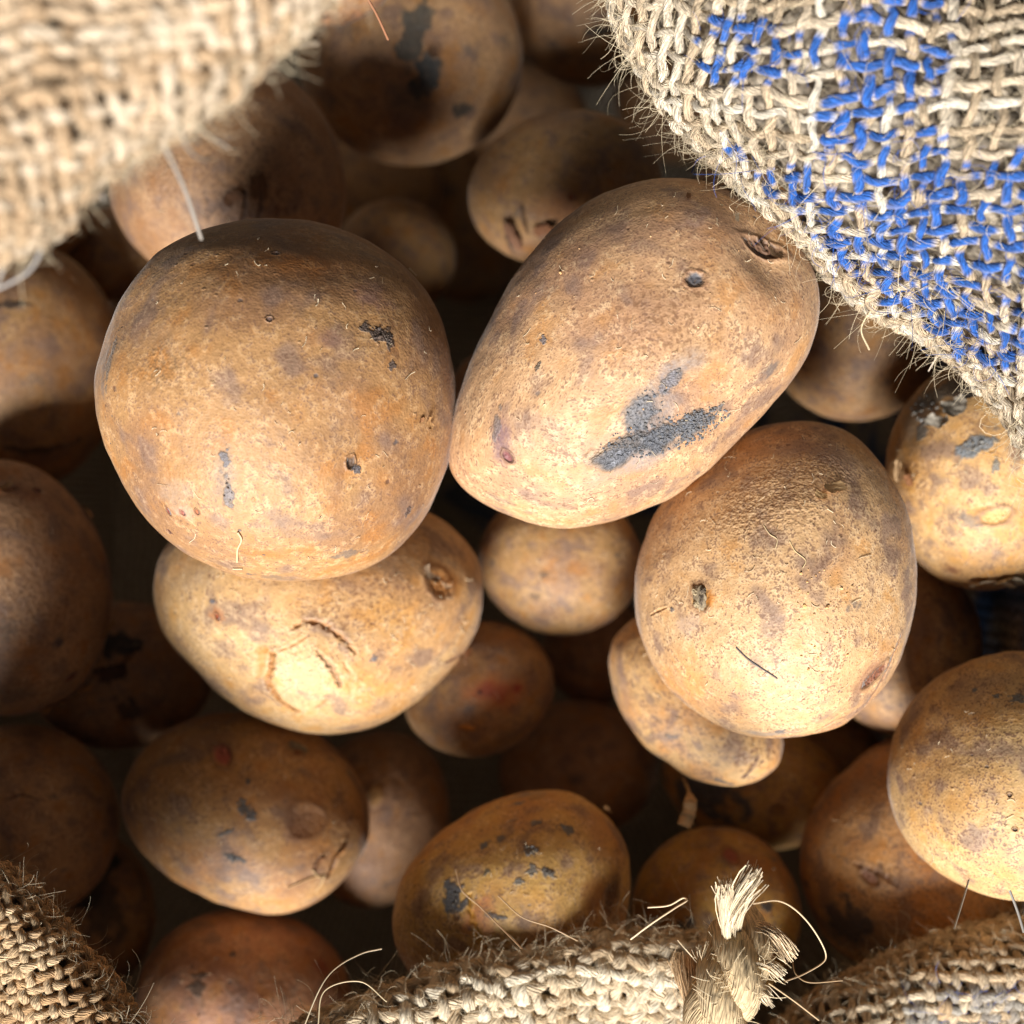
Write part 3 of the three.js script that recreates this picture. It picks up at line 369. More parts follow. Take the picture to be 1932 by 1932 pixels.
  { id: 'p19', depth: 0.338, ...MID, tone: [176, 132, 79], tone2: [152, 110, 74], label: 'shaded potato with torn flapping skin behind the kidney shaped potato', line: E2(1065, 355, 185, 145, -12), marks: [ST(1060, 390, 60, 44, [176, 108, 54], { w: 0.6 }), GR([[985, 385], [988, 415], [996, 440]], 4, { c: [56, 36, 28], h: 1.3 }), GR([[955, 420], [958, 450], [968, 478]], 6, { c: [40, 26, 22], h: 1.4 }), GR([[1010, 440], [1030, 425], [1050, 416]], 6, { c: [48, 30, 24], h: 1.2 }), EY(1080, 372, 7, 7, [140, 66, 30])] },
  { id: 'p20', depth: 0.345, tone: [174, 130, 76], label: 'dark orange brown potato in the gap between the two largest potatoes', line: E2(745, 485, 115, 110) },
  { id: 'p21', depth: 0.39, tone: [184, 140, 94], label: 'dim potato in deep shade beside the loose blue printed weave', line: E2(1115, 15, 155, 150), marks: [S(1130, 60, 30, 12, { c: [60, 50, 40] }), ST(1090, 80, 40, 20, [170, 108, 50], { w: 0.5 })] },
  { id: 'p32', depth: 0.345, tone: [180, 136, 85], label: 'greyish potato showing under the blurred tan fold', line: E2(60, 400, 120, 90) },
  { id: 'p33', depth: 0.350, tone: [177, 133, 83], label: 'small dark reddish potato sunk between the shaded left potatoes', line: E2(215, 480, 100, 90) },
  { id: 'p34', depth: 0.345, tone: [181, 137, 93], label: 'small reddish potato just under the edge of the blue printed fold', line: E2(1415, 370, 110, 90) },
  { id: 'p36', depth: 0.49, tone: [182, 138, 94], label: 'hardly lit potato at the bottom of the black gap beside the dusky potato', line: E2(990, 230, 120, 110) },
  { id: 'p37', depth: 0.49, tone: [184, 140, 94], label: 'hardly lit potato under the loose weave fold, behind the kidney shaped potato', line: E2(1290, 190, 130, 120) },
  { id: 'p38', depth: 0.49, tone: [179, 135, 83], label: 'dark potato at the bottom of the gap right of the largest round potato', line: E2(880, 390, 135, 180) },
  { id: 'p39', depth: 0.49, tone: [179, 135, 88], label: 'dark potato at the bottom of the gap between the rough brown and dusky potatoes', line: E2(700, 345, 135, 130) },
  { id: 'p43', depth: 0.36, tone: [176, 132, 90], label: 'potato wedged under the largest round potato beside the shaded brown one', line: E2(345, 640, 150, 170) },
  { id: 'p44', depth: 0.37, tone: [176, 132, 90], label: 'potato wedged under the kidney shaped potato above the small smooth one', line: E2(960, 800, 130, 150) },
  { id: 'p45', depth: 0.335, tone: [182, 138, 92], label: 'potato carrying the egg shaped scarred potato from below', line: E2(1490, 1060, 195, 225) },
  { id: 'p35', depth: 0.360, tone: [183, 139, 86], label: 'deep dark potato behind the orange tan potato with the black stain', line: E2(1560, 1440, 110, 100) },
];
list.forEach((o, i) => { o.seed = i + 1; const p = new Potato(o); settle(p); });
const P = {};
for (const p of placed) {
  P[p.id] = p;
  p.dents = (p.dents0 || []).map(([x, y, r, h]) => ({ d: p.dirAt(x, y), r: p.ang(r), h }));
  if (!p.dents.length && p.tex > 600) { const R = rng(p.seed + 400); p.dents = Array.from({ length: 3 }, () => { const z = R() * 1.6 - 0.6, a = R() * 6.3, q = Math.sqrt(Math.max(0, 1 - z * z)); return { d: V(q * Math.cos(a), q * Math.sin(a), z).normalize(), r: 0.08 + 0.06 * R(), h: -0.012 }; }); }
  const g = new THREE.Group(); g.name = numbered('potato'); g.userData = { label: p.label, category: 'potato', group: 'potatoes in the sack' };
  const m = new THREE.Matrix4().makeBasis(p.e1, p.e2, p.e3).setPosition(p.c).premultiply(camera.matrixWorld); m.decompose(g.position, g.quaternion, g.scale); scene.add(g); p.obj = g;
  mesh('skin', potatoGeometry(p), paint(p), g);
}
// details growing on or stuck to single potatoes
lump(P.p3, 1320, 1127, 28, 42, 8, 6, [138, 122, 98], 3, 'stem_scar', M_soil, 0.45); for (const [x, y, w, h, r, k] of [[1314, 1116, 12, 20, 30, 1], [1326, 1130, 12, 26, -10, 2], [1316, 1138, 14, 14, 0, 3], [1328, 1114, 10, 12, 0, 4]]) lump(P.p3, x, y, w, h, r, 8, k & 1 ? [156, 138, 108] : [92, 80, 66], k, 'stem_scar', M_soil, 0.6);
crumbs(P.br, [[1245, 822, 118, 34, -14, 300, 3.6], [1320, 795, 60, 22, -20, 110, 3.4], [1215, 775, 46, 30, -50, 50, 2.8], [1262, 720, 36, 10, -55, 10, 3]], 11, [98, 101, 108]);
crumbs(P.p14, [[1838, 842, 24, 14, -20, 16, 3.5], [1745, 770, 26, 30, 0, 30, 4.5]], 12, [116, 116, 114]);
crumbs(P.p8, [[1000, 1604, 11, 10, 0, 14, 3.4], [1068, 1563, 10, 7, 30, 8, 3], [852, 1690, 14, 20, -20, 14, 3], [1032, 1646, 11, 5, 20, 8, 2.6]], 13, [98, 96, 94]);
crumbs(P.p7, [[463, 1530, 9, 14, -20, 10, 2.6], [440, 1618, 15, 6, 10, 10, 2.6]], 14, [90, 88, 88]);
crumbs(P.bl, [[712, 630, 22, 10, 25, 14, 3.2], [735, 640, 7, 14, 0, 8, 3], [430, 925, 8, 26, 0, 8, 2.4]], 15, [84, 74, 70]);
crumbs(P.p12, [[1600, 1748, 44, 34, 0, 30, 3]], 16, [64, 64, 68]);
{ const R = rng(55), l = []; for (let i = 0; i < 46; i++) { l.push([1540 + 130 * (R() - 0.3), 1150 + 200 * (R() - 0.4), 1, 1, 0, 1, 3.4]); } crumbs(P.p3, l, 17, [206, 166, 118], 'skin_scales'); }
{ const R = rng(56), l = []; for (let i = 0; i < 26; i++) l.push([1000 + 400 * R(), 420 + 420 * R(), 1, 1, 0, 1, 3]); crumbs(P.br, l, 18, [190, 156, 118], 'skin_scales'); }
flake(P.bl, 806, 797, 24, 12, -60, 0.9, 2, [176, 132, 84], 21); flake(P.bl, 792, 793, 16, 9, 20, 0.8, 1, [150, 104, 66], 22);
flake(P.br, 1452, 478, 44, 20, -24, 0.9, 3, [132, 104, 76], 23); flake(P.br, 1432, 466, 26, 22, 40, 0.8, 2, [92, 72, 56], 24); flake(P.br, 1386, 415, 9, 22, -30, 1, 3, [206, 190, 164], 25); flake(P.br, 1298, 372, 8, 24, -20, 0.6, 1, [130, 88, 56], 26); flake(P.br, 1360, 388, 9, 5, 0, 0.6, 1, [190, 170, 140], 27);
flake(P.p3, 1572, 922, 46, 20, 20, 0.4, 1, [196, 160, 112], 28); flake(P.p3, 1548, 936, 22, 14, -20, 0.5, 1, [206, 168, 116], 29);
flake(P.p4, 806, 1086, 44, 13, -42, 0.9, 4, [146, 122, 96], 31, 'bud_scale'); flake(P.p4, 836, 1106, 28, 9, -14, 0.9, 3, [176, 140, 104], 32, 'bud_scale'); flake(P.p4, 878, 1238, 36, 20, 40, 1.1, 4, [158, 116, 84], 33); flake(P.p4, 862, 1246, 24, 12, 30, 0.6, 2, [140, 98, 66], 34);
lump(P.p7, 566, 1410, 34, 13, -24, 5, [128, 116, 98], 35, 'bud_scale', M_soil, 0.5); lump(P.p7, 552, 1404, 13, 17, 0, 4.5, [118, 106, 92], 36, 'bud_scale', M_soil, 0.5); lump(P.p7, 563, 1420, 18, 10, 0, 2.5, [126, 84, 58], 37, 'bud_scale', M_soil, 0.5);
flake(P.p7, 628, 1625, 60, 13, 62, 0.5, 1, [176, 122, 70], 38); flake(P.p7, 600, 1628, 26, 9, 60, 0.5, 1, [150, 100, 60], 39);
for (const [x, y, w, h, r, s] of [[196, 1185, 18, 40, -10, 41], [150, 1300, 54, 34, 36, 42], [100, 1328, 56, 22, 26, 43], [120, 1318, 30, 16, 10, 44], [170, 962, 16, 34, 36, 45], [6, 922, 34, 18, 10, 46]]) flake(P.p22, x, y, w, h, r, 0.7, 2, [166, 126, 84], s);
flake(P.p14, 1805, 775, 46, 34, 30, 0.9, 5, [158, 148, 132], 51); flake(P.p14, 1775, 800, 44, 22, -10, 0.8, 4, [166, 156, 140], 52); flake(P.p14, 1706, 890, 20, 42, -30, 1.1, 5, [196, 160, 116], 53); flake(P.p14, 1722, 905, 20, 20, 10, 0.9, 3, [150, 100, 60], 54); flake(P.p14, 1875, 1094, 80, 26, 6, 0.5, 2, [196, 180, 152], 55); flake(P.p14, 1905, 1088, 60, 26, 12, 0.7, 2, [204, 188, 160], 56); flake(P.p14, 1832, 748, 40, 16, 30, 0.6, 3, [120, 112, 104], 57);
flake(P.p8, 1148, 1527, 22, 16, -50, 1.1, 5, [216, 196, 164], 58); flake(P.p10, 1531, 1556, 24, 14, -60, 0.9, 2, [206, 162, 122], 59);
flake(P.p19, 975, 440, 26, 60, 6, 0.6, 4, [132, 92, 66], 60); flake(P.p19, 1030, 430, 40, 22, 20, 0.6, 4, [150, 100, 66], 61); flake(P.p26, 215, 1270, 50, 26, 10, 0.8, 4, [92, 66, 54], 62);
flake(P.p17, 486, 352, 30, 44, 10, 0.5, 1, [116, 84, 60], 63); flake(P.p17, 440, 372, 36, 22, 30, 0.6, 1, [120, 84, 58], 64); flake(P.p12, 1505, 1596, 10, 10, 0, 0.8, 2, [190, 160, 130], 65);
rootlet(P.bl, [[449, 1002], [456, 1015], [449, 1034], [448, 1058]], 0.00022, [214, 180, 140]); rootlet(P.bl, [[440, 1071], [458, 1071]], 0.00018, [214, 190, 150]);
rootlet(P.bl, [[798, 510], [790, 508], [778, 500]], 0.00022, [206, 180, 140], 0.0006);
rootlet(P.p7, [[542, 1674], [565, 1664], [590, 1654], [612, 1650]], 0.00022, [206, 168, 120]); rootlet(P.p7, [[612, 1652], [604, 1668], [594, 1682]], 0.0002, [214, 180, 130]); rootlet(P.p7, [[618, 1658], [600, 1654], [588, 1640]], 0.00016, [220, 190, 140]); lump(P.p7, 616, 1656, 14, 9, 20, 4, [196, 150, 104], 71, 'rootlet_knot');
rootlet(P.p3, [[1490, 1112 - 90], [1500, 1040], [1520, 1058], [1514, 1072]], 0.0001, [226, 200, 150], 0.0001); rootlet(P.p3, [[1441, 992], [1452, 1008], [1466, 1018], [1463, 1036]], 0.0001, [230, 206, 160], 0.0001);
rootlet(P.p3, [[1389, 1221], [1408, 1240], [1436, 1260], [1466, 1279]], 0.00016, [92, 84, 84], 0.0001, 'dark_fibre');
for (const [p, n, s, b] of [[P.bl, 60, 81, [250, 450, 830, 1090]], [P.br, 90, 82, [900, 360, 1520, 980]], [P.p3, 110, 83, [1220, 820, 1710, 1380]], [P.p4, 130, 84, [330, 1060, 890, 1370]], [P.p13, 30, 85, [1690, 1250, 1930, 1680]], [P.p7, 40, 86, [240, 1360, 680, 1700]], [P.p8, 30, 87, [780, 1520, 1170, 1780]], [P.p14, 30, 88, [1690, 700, 1932, 1100]], [P.p9, 24, 89, [1170, 1200, 1460, 1470]], [P.p5, 20, 90, [920, 960, 1190, 1180]], [P.p12, 20, 91, [1530, 1450, 1880, 1780]]]) lint(p, n, s, b);
for (const p of placed) if (p.tex > 600 && !p.obj.children.some(c => c.name === 'lint')) {
  let x0 = 1e9, y0 = 1e9, x1 = -1e9, y1 = -1e9; for (const [x, y] of p.line) { x0 = Math.min(x0, x); x1 = Math.max(x1, x); y0 = Math.min(y0, y); y1 = Math.max(y1, y); }
  lint(p, 26, 700 + p.seed, [x0, y0, x1, y1]); const R = rng(900 + p.seed), l = []; for (let i = 0; i < 24; i++) { const a = R() * 6.283, q = 0.75 * Math.sqrt(R()); l.push([(x0 + x1) / 2 + q * (x1 - x0) / 2 * Math.cos(a), (y0 + y1) / 2 + q * (y1 - y0) / 2 * Math.sin(a), 2, 2, 0, 1, 2.6]); } crumbs(p, l, 950 + p.seed, [112, 96, 82]);
}
// a dried sprout hanging from the small tan potato
{
  const p = P.p9, d0 = p.depth - 0.012, inv = new THREE.Matrix4().copy(p.obj.updateMatrixWorld() || p.obj.matrixWorld).invert(), q = [[1290, 1470, 0.012], [1298, 1490, 0.006], [1302, 1508, 0.004], [1300, 1530, 0.003], [1290, 1560, 0.002]].map(([x, y, d]) => W(pix(x, y, d0 + d)).applyMatrix4(inv));
  const c = smooth(q, 26), g = tube(c, c.map((_, i) => (i < 9 ? 0.0006 : 0.0006 + 0.0013 * sstep(9, 16, i)) * (1 + 0.25 * N(i * 0.9, 4, 2))), 8, c.map((_, i) => lin(...[188, 150, 104].map(v => v * (0.85 + 0.3 * N(i * 0.7, 1, 1)))))), Q = g.attributes.position;
  for (let i = 0; i < Q.count; i++) { const k = 0.0004; Q.setXYZ(i, Q.getX(i) + k * N(Q.getX(i) * 900, Q.getY(i) * 900, 1), Q.getY(i) + k * N(Q.getY(i) * 900, 3, Q.getX(i) * 900), Q.getZ(i) + k * N(Q.getZ(i) * 900, Q.getX(i) * 900, 2)); }
  g.computeVertexNormals(); mesh('dried_sprout', g, M_flake, p.obj);
}

// ------------------------------------------------------------------ the sack
const sack = new THREE.Group(); sack.name = 'burlap_sack'; sack.userData = { label: 'open burlap sack with folded rim and blue printing, holding the potatoes', category: 'sack' }; scene.add(sack);
const strandTex = canvasless(128, 256, (u, v) => { const a = u + v * 1, n = fbm(a * 14 % 14, v * 6, 2, 3), f = N(a * 30 % 30, v * 9, 7); const k = clamp(0.93 + 0.34 * n + 0.26 * f, 0.4, 1) * 255; return [k, k * 0.985, k * 0.955]; }, true);
const strandBump = canvasless(128, 256, (u, v) => { const a = u + v * 1, k = clamp(0.5 + 0.7 * N(a * 24 % 24, v * 5, 3) + 0.4 * N(a * 40 % 40, v * 14, 5)) * 255; return [k, k, k]; });
const M_yarn = new THREE.MeshStandardMaterial({ vertexColors: true, map: strandTex, bumpMap: strandBump, bumpScale: 0.0005, roughness: 0.85 });
const M_under = new THREE.MeshStandardMaterial({ color: new THREE.Color().setRGB(0.76, 0.63, 0.47), roughness: 0.95,
  map: canvasless(256, 256, (u, v) => { const a = Math.abs(Math.sin(u * Math.PI * 16)), b = Math.abs(Math.sin(v * Math.PI * 16)), k = clamp(0.45 + 0.35 * Math.max(a, b) + 0.3 * N(u * 40, v * 40, 1)) * 255; return [k, k, k]; }, true),
  bumpMap: canvasless(256, 256, (u, v) => { const k = clamp(0.5 * Math.abs(Math.sin(u * Math.PI * 16)) + 0.5 * Math.abs(Math.sin(v * Math.PI * 16)) + 0.2 * N(u * 60, v * 60, 3)) * 255; return [k, k, k]; }), bumpScale: 0.0015, side: THREE.DoubleSide });
const JUTE = [[232, 216, 194], [224, 204, 178], [208, 184, 154], [240, 228, 210]];
const inPoly = (x, y, p) => { let c = false; for (let i = 0, j = p.length - 1; i < p.length; j = i++) if ((p[i][1] > y) !== (p[j][1] > y) && x < (p[j][0] - p[i][0]) * (y - p[i][1]) / (p[j][1] - p[i][1]) + p[i][0]) c = !c; return c; };

function fold(o) {
  const part = new THREE.Group(); part.name = 'rim_fold'; part.userData.label = o.label; sack.add(part);
  const curve = new THREE.CatmullRomCurve3(o.edge.map(([x, y, d]) => pix(x, y, d ?? o.depth)), false, 'centripetal'), len = curve.getLength(), R = rng(o.seed);
  const out0 = V(o.out[0], -o.out[1], 0).normalize(), e3 = V(0, 0, 1), r = o.r;
  const tA = r * o.under, tTop = r * Math.PI / 2;
  // cloth coordinates s (along the edge, metres) and t (round the roll, 0 at the silhouette) to camera space
  const S3 = (s, t, lift, res) => {
    const u = clamp(s / len, 0, 1), E = curve.getPointAt(u), T = curve.getTangentAt(u); E.addScaledVector(T, s - u * len);
    let q = e3.clone().cross(T); q.z = 0; q.normalize(); if (q.dot(out0) < 0) q.negate(); const od = q.multiplyScalar(o.follow ?? 0.5).addScaledVector(out0, 1 - (o.follow ?? 0.5)).normalize();
    let a, up, na, nu; const sl = o.slope ?? 0.1;
    if (t < tTop) { const psi = t / r; a = r - r * Math.cos(psi); up = r * Math.sin(psi); na = -Math.cos(psi); nu = Math.sin(psi); }
    else {                                                  // over the top, then down the outside of the sack
      const k = t - tTop, kd = o.drop ?? 1, q2 = 0.012, arc = q2 * Math.PI / 2; na = -sl * 0.5; nu = 1;
      if (k < kd) { a = r + k; up = r + sl * k; }
      else if (k < kd + arc) { const g = (k - kd) / q2; a = r + kd + q2 * Math.sin(g); up = r + sl * kd - q2 * (1 - Math.cos(g)); na = Math.sin(g); nu = Math.cos(g); }
      else { const g = k - kd - arc; a = r + kd + q2 + 0.12 * g; up = r + sl * kd - q2 - g; na = 1; nu = 0.1; }
    }
    const w = (o.wave ?? 0.002) * fbm(s * (o.wf ?? 40) + o.seed, t * (o.wf ?? 40), 4.4, 2) * 2;
    const n = od.clone().multiplyScalar(na).addScaledVector(e3, nu).normalize();
    return res.copy(E).addScaledVector(od, a).addScaledVector(e3, up).addScaledVector(n, lift + w);
  };
  const s0 = -(o.ext ?? 0.01), s1 = len + (o.ext ?? 0.01), t0 = -tA, t1 = o.width, p = o.pitch;
  const th = (o.angle || 0) * Math.PI / 180, dirs = [[Math.cos(th), Math.sin(th)], [-Math.sin(th), Math.cos(th)]];
  const wa = o.warp ?? 0.9, warp = (s, t) => [s + wa * p * N(s * 60, t * 60, o.seed) + 0.35 * p * N(s * 260, t * 260, o.seed), t + wa * p * N(s * 60 + 9, t * 60, o.seed + 4) + 0.35 * p * N(s * 260, t * 260, o.seed + 7)];
  const tmp = V(0, 0, 0), reach = Math.ceil((Math.hypot(s1 - s0, t1 - t0) + p) / p), sm = (s0 + s1) / 2, tm = (t0 + t1) / 2;
  const yarns = [];
  for (let fam = 0; fam < 2; fam++) for (let k = -reach; k <= reach; k++) {
    const d = dirs[fam], e = dirs[1 - fam], sg = fam ? -1 : 1, rad0 = p * o.fat * (0.85 + 0.3 * R()), base = JUTE[Math.floor(R() * 4)], jit = (R() - 0.5) * 0.25 * p, step = p / 4;
    let run = [];
    const flush = () => { if (run.length > 6) yarns.push({ run, rad0, base, fam, k }); run = []; };
    for (let q = -reach * p; q <= reach * p; q += step) {
      const ee = fam ? [-e[0], -e[1]] : e;                 // keep k and q as lattice coordinates of one lattice
      let s = sm + d[0] * q + e[0] * (k * p + jit), t = tm + d[1] * q + e[1] * (k * p + jit); [s, t] = warp(s, t);
      if (s < s0 || s > s1 || t < t0 || t > t1) { flush(); continue; }
      const h = sg * Math.cos(Math.PI * (q / p)) * (k & 1 ? -1 : 1) * p * o.fat * 0.62;
      run.push({ s, t, h, q });
    }
    flush();
  }
  const ink = o.ink, N_SEG = 8;
  yarns.forEach((y, yi) => {
    const n = y.run.length, pts = y.run.map(a => S3(a.s, a.t, a.h, V(0, 0, 0))), pos = [], col = [], uv = [], idx = []; let up = V(0, 0, 1);
    const cb = lin(...y.base.map((c, i) => c * o.tint[i]));
    for (let i = 0; i < n; i++) {
      const T = pts[Math.min(i + 1, n - 1)].clone().sub(pts[Math.max(i - 1, 0)]).normalize(), b = T.clone().cross(V(0.05, 0.02, 1)).normalize(), c = b.clone().cross(T).normalize(), a0 = y.run[i];
      const fatness = y.rad0 * (1 + 0.22 * N(a0.q * 300, yi, o.seed) + 0.15 * N(a0.q * 900, yi, 3));
      const px = toPix(pts[i]), cell = Math.sin(Math.round(a0.q / p) * 127.1 + yi * 311.7) * 43758.5453 % 1;
      const inked = ink ? ink(px[0], px[1], cell, a0.q, yi) * sstep(-0.7, 0.0, a0.h / (p * o.fat * 0.62)) : 0;
      for (let k = 0; k <= N_SEG; k++) {
        const a = k / N_SEG * 2 * Math.PI, ply = 1 + 0.16 * Math.cos(2 * (a - a0.q / p * 2.2)), x = Math.cos(a) * fatness * ply * 1.12, z = Math.sin(a) * fatness * ply * 0.86;
        const v = W(pts[i].clone().addScaledVector(b, x).addScaledVector(c, z)); pos.push(v.x, v.y, v.z); uv.push(k / N_SEG, a0.q / p * 0.35 + yi * 0.37);
        let m = 0.92 + 0.25 * N(a0.q * 500, yi * 1.7, k * 0.4); const top = clamp(Math.sin(a) * 1.3 + 0.75); const w = inked * top * clamp(1.3 + 0.8 * N(a0.q * 1500, yi * 2.1, k * 0.9));
        const I = o.inkColor || [0.005, 0.125, 0.56]; col.push(lerp(cb[0] * m, I[0], w), lerp(cb[1] * m, I[1], w), lerp(cb[2] * m, I[2], w));
        if (i < n - 1 && k < N_SEG) { const q = i * (N_SEG + 1) + k; idx.push(q, q + 1, q + N_SEG + 1, q + 1, q + N_SEG + 2, q + N_SEG + 1); }
      }
    }
    const g = new THREE.BufferGeometry(); g.setAttribute('position', new THREE.Float32BufferAttribute(pos, 3)); g.setAttribute('color', new THREE.Float32BufferAttribute(col, 3)); g.setAttribute('uv', new THREE.Float32BufferAttribute(uv, 2)); g.setIndex(idx); g.computeVertexNormals();
    mesh('yarn', g, M_yarn, part);
  });
  // second layer of cloth inside the fold
  { const nx = 60, ny = 40, pos = [], uv = [], idx = [];
    for (let j = 0; j <= ny; j++) for (let i = 0; i <= nx; i++) { const s = lerp(s0, s1, i / nx), t = lerp(t0, t1, j / ny), v = W(S3(s, t, -(o.gap ?? 0.002), tmp).clone()); pos.push(v.x, v.y, v.z); uv.push(s / (p * 16), t / (p * 16)); if (i < nx && j < ny) { const q = j * (nx + 1) + i; idx.push(q, q + 1, q + nx + 1, q + 1, q + nx + 2, q + nx + 1); } }
    const g = new THREE.BufferGeometry(); g.setAttribute('position', new THREE.Float32BufferAttribute(pos, 3)); g.setAttribute('uv', new THREE.Float32BufferAttribute(uv, 2)); g.setIndex(idx); g.computeVertexNormals(); mesh('inner_layer', g, M_under, part); }
  // loose jute hairs standing off the yarns
  const gs = [], hair = (s, t, l, spread, rad) => {
    const a = S3(s, t, p * o.fat * 0.8, V(0, 0, 0)), a2 = S3(s, t, p * o.fat * 0.8 + 0.001, V(0, 0, 0)), n = a2.sub(a).normalize(), tx = S3(s + 0.001, t, 0, V(0, 0, 0)).sub(S3(s, t, 0, V(0, 0, 0))).normalize(), ty = n.clone().cross(tx), q = [], an = R() * 6.283, cu = (R() - 0.5) * 10, f0 = R(), rise = spread * (0.15 + R());
    let c = a.clone(), d = tx.clone().multiplyScalar(Math.cos(an)).addScaledVector(ty, Math.sin(an)).addScaledVector(n, rise).normalize(); const ax = V(R() - 0.5, R() - 0.5, R() - 0.5).normalize(), K = 7;
    for (let k = 0; k <= K; k++) { q.push(W(c)); c.addScaledVector(d, l / K); d.applyAxisAngle(ax, cu / K * (0.5 + R())); }
    const v = o.hairTint ?? 1, cc = ink && ink(...toPix(a), 0.2, 0, 0) > 0.3 && R() < 0.45 ? [0.02, 0.10, 0.42] : (k => lin(...[228, 208, 172].map(x => x * v * k)))(0.75 + 0.3 * R()); gs.push(tube(q, q.map((_, k) => rad * (1 - 0.5 * k / K)), 3, cc));
  };
  for (let i = 0; i < o.hairs; i++) hair(lerp(s0, s1, R()), lerp(-0.3 * tA, Math.min(t1, tTop + (o.drop ?? 1)) * 0.95, Math.pow(R(), 1.2)), (o.hl ?? 0.006) * (0.4 + 1.2 * R() * R()), 0.5, 0.000035 + 0.00004 * R());
  for (let i = 0; i < (o.edgeHairs ?? 120); i++) hair(lerp(s0, s1, R()), r * (R() * 0.9 - 0.4), (o.hl ?? 0.006) * (0.5 + 1.4 * R() * R()), 1.6, 0.000035 + 0.00004 * R());
  const f = mesh('loose_fibres', mergeGeometries(gs), M_fibre, part); f.userData.kind = 'stuff';
  return part;
}
const blues = [
  [[1308, 40], [1372, 36], [1378, 105], [1362, 160], [1318, 120]], [[1375, 36], [1465, 20], [1470, 150], [1385, 160]], [[1430, 70], [1545, 55], [1560, 120], [1480, 140]], [[1560, 60], [1700, -30], [1805, -30], [1805, 110], [1740, 250], [1610, 350], [1510, 290], [1545, 215], [1590, 150]],
  [[1350, 262], [1420, 290], [1520, 370], [1600, 380], [1700, 470], [1760, 590], [1700, 590], [1560, 470], [1450, 360]], [[1470, 300], [1560, 310], [1610, 400], [1560, 420], [1490, 370]], [[1560, 350], [1730, 320], [1940, 280], [1960, 600], [1800, 620], [1700, 540], [1600, 440]], [[1740, 230], [1800, 270], [1790, 330], [1720, 330]], [[1640, 500], [1760, 520], [1960, 560], [1960, 680], [1840, 690], [1760, 630]],
];
const blueInk = (x, y, cell, q, yi) => { for (const p of blues) if (inPoly(x + 14 * N(x * 0.03, y * 0.03, 3), y + 14 * N(x * 0.03, y * 0.03, 8), p)) return cell > -0.5 ? 0.97 : 0.0; return 0; };
fold({ label: 'loosely woven fold with blue printing', seed: 3, edge: [[1130, -120], [1190, 0], [1240, 120], [1310, 228], [1420, 335], [1520, 430], [1650, 540], [1780, 652], [1880, 755], [2000, 880]], depth: 0.236, out: [0.72, -0.70], follow: 0.35, r: 0.034, under: 0.5, slope: -0.1, width: 0.135, pitch: 0.0040, fat: 0.215, warp: 0.5, gap: 0.0065, angle: 42, wave: 0.004, wf: 28, tint: [1.02, 1.03, 1.04], hairs: 3200, edgeHairs: 800, hl: 0.0095, ink: blueInk });
fold({ label: 'tan fold close to the lens', seed: 7, edge: [[680, -120], [575, 0], [480, 110], [370, 200], [255, 268], [165, 335], [75, 430], [-60, 520]], depth: 0.158, out: [-0.66, -0.75], r: 0.010, under: 0.6, slope: 0.05, width: 0.075, pitch: 0.0027, fat: 0.37, angle: 28, wave: 0.002, wf: 45, tint: [1.0, 0.96, 0.92], hairs: 300, edgeHairs: 380, hl: 0.006 });
fold({ label: 'finely woven fold in warm shade', seed: 11, edge: [[-120, 1590], [0, 1650], [100, 1725], [180, 1840], [245, 1925], [330, 2040], [430, 2160]], depth: 0.234, out: [-0.72, 0.70], r: 0.007, under: 0.6, slope: -0.03, drop: 0.045, width: 0.17, pitch: 0.0024, fat: 0.37, angle: 20, wave: 0.0018, wf: 50, tint: [1.0, 0.91, 0.79], hairs: 600, edgeHairs: 420, hl: 0.006, hairTint: 0.9 });
fold({ label: 'tan rim between the two corner folds', seed: 29, edge: [[-420, 420, 0.160], [-620, 760, 0.162], [-640, 1200, 0.163], [-580, 1700, 0.172], [-560, 1880, 0.180]], depth: 0.18, out: [-0.9, 0.3], follow: 0.85, r: 0.012, under: 0.6, slope: -0.05, drop: 0.03, width: 0.12, pitch: 0.0027, fat: 0.37, angle: 15, wave: 0.002, wf: 45, tint: [1.0, 0.92, 0.80], hairs: 60, edgeHairs: 60, hl: 0.006 });
fold({ label: 'bright sunlit hem fold', seed: 17, edge: [[430, 2040, 0.245], [560, 1938, 0.252], [700, 1882, 0.258], [900, 1816, 0.264], [1100, 1775], [1220, 1768], [1330, 1776]], depth: 0.268, out: [0.05, 1], r: 0.006, under: 0.8, slope: -0.30, drop: 0.032, width: 0.15, ext: 0.003, pitch: 0.0037, fat: 0.38, angle: 6, wave: 0.0015, wf: 50, tint: [1.02, 1.01, 0.98], hairs: 1300, edgeHairs: 300, hl: 0.010 });
fold({ label: 'matted fold with faded blue print', seed: 23, edge: [[1395, 2000], [1470, 1932], [1600, 1855], [1700, 1802], [1800, 1768], [1932, 1748], [2080, 1745]], depth: 0.280, out: [0.25, 1], r: 0.010, under: 0.8, slope: -0.28, drop: 0.034, width: 0.15, pitch: 0.0032, fat: 0.36, angle: 14, wave: 0.0015, wf: 50, tint: [1.0, 0.96, 0.90], hairs: 1800, edgeHairs: 220, hl: 0.008,
  inkColor: [0.16, 0.20, 0.25], ink: (x, y, cell, q, yi) => y > 1850 && x > 1700 && cell > -0.2 ? 0.6 : 0 });

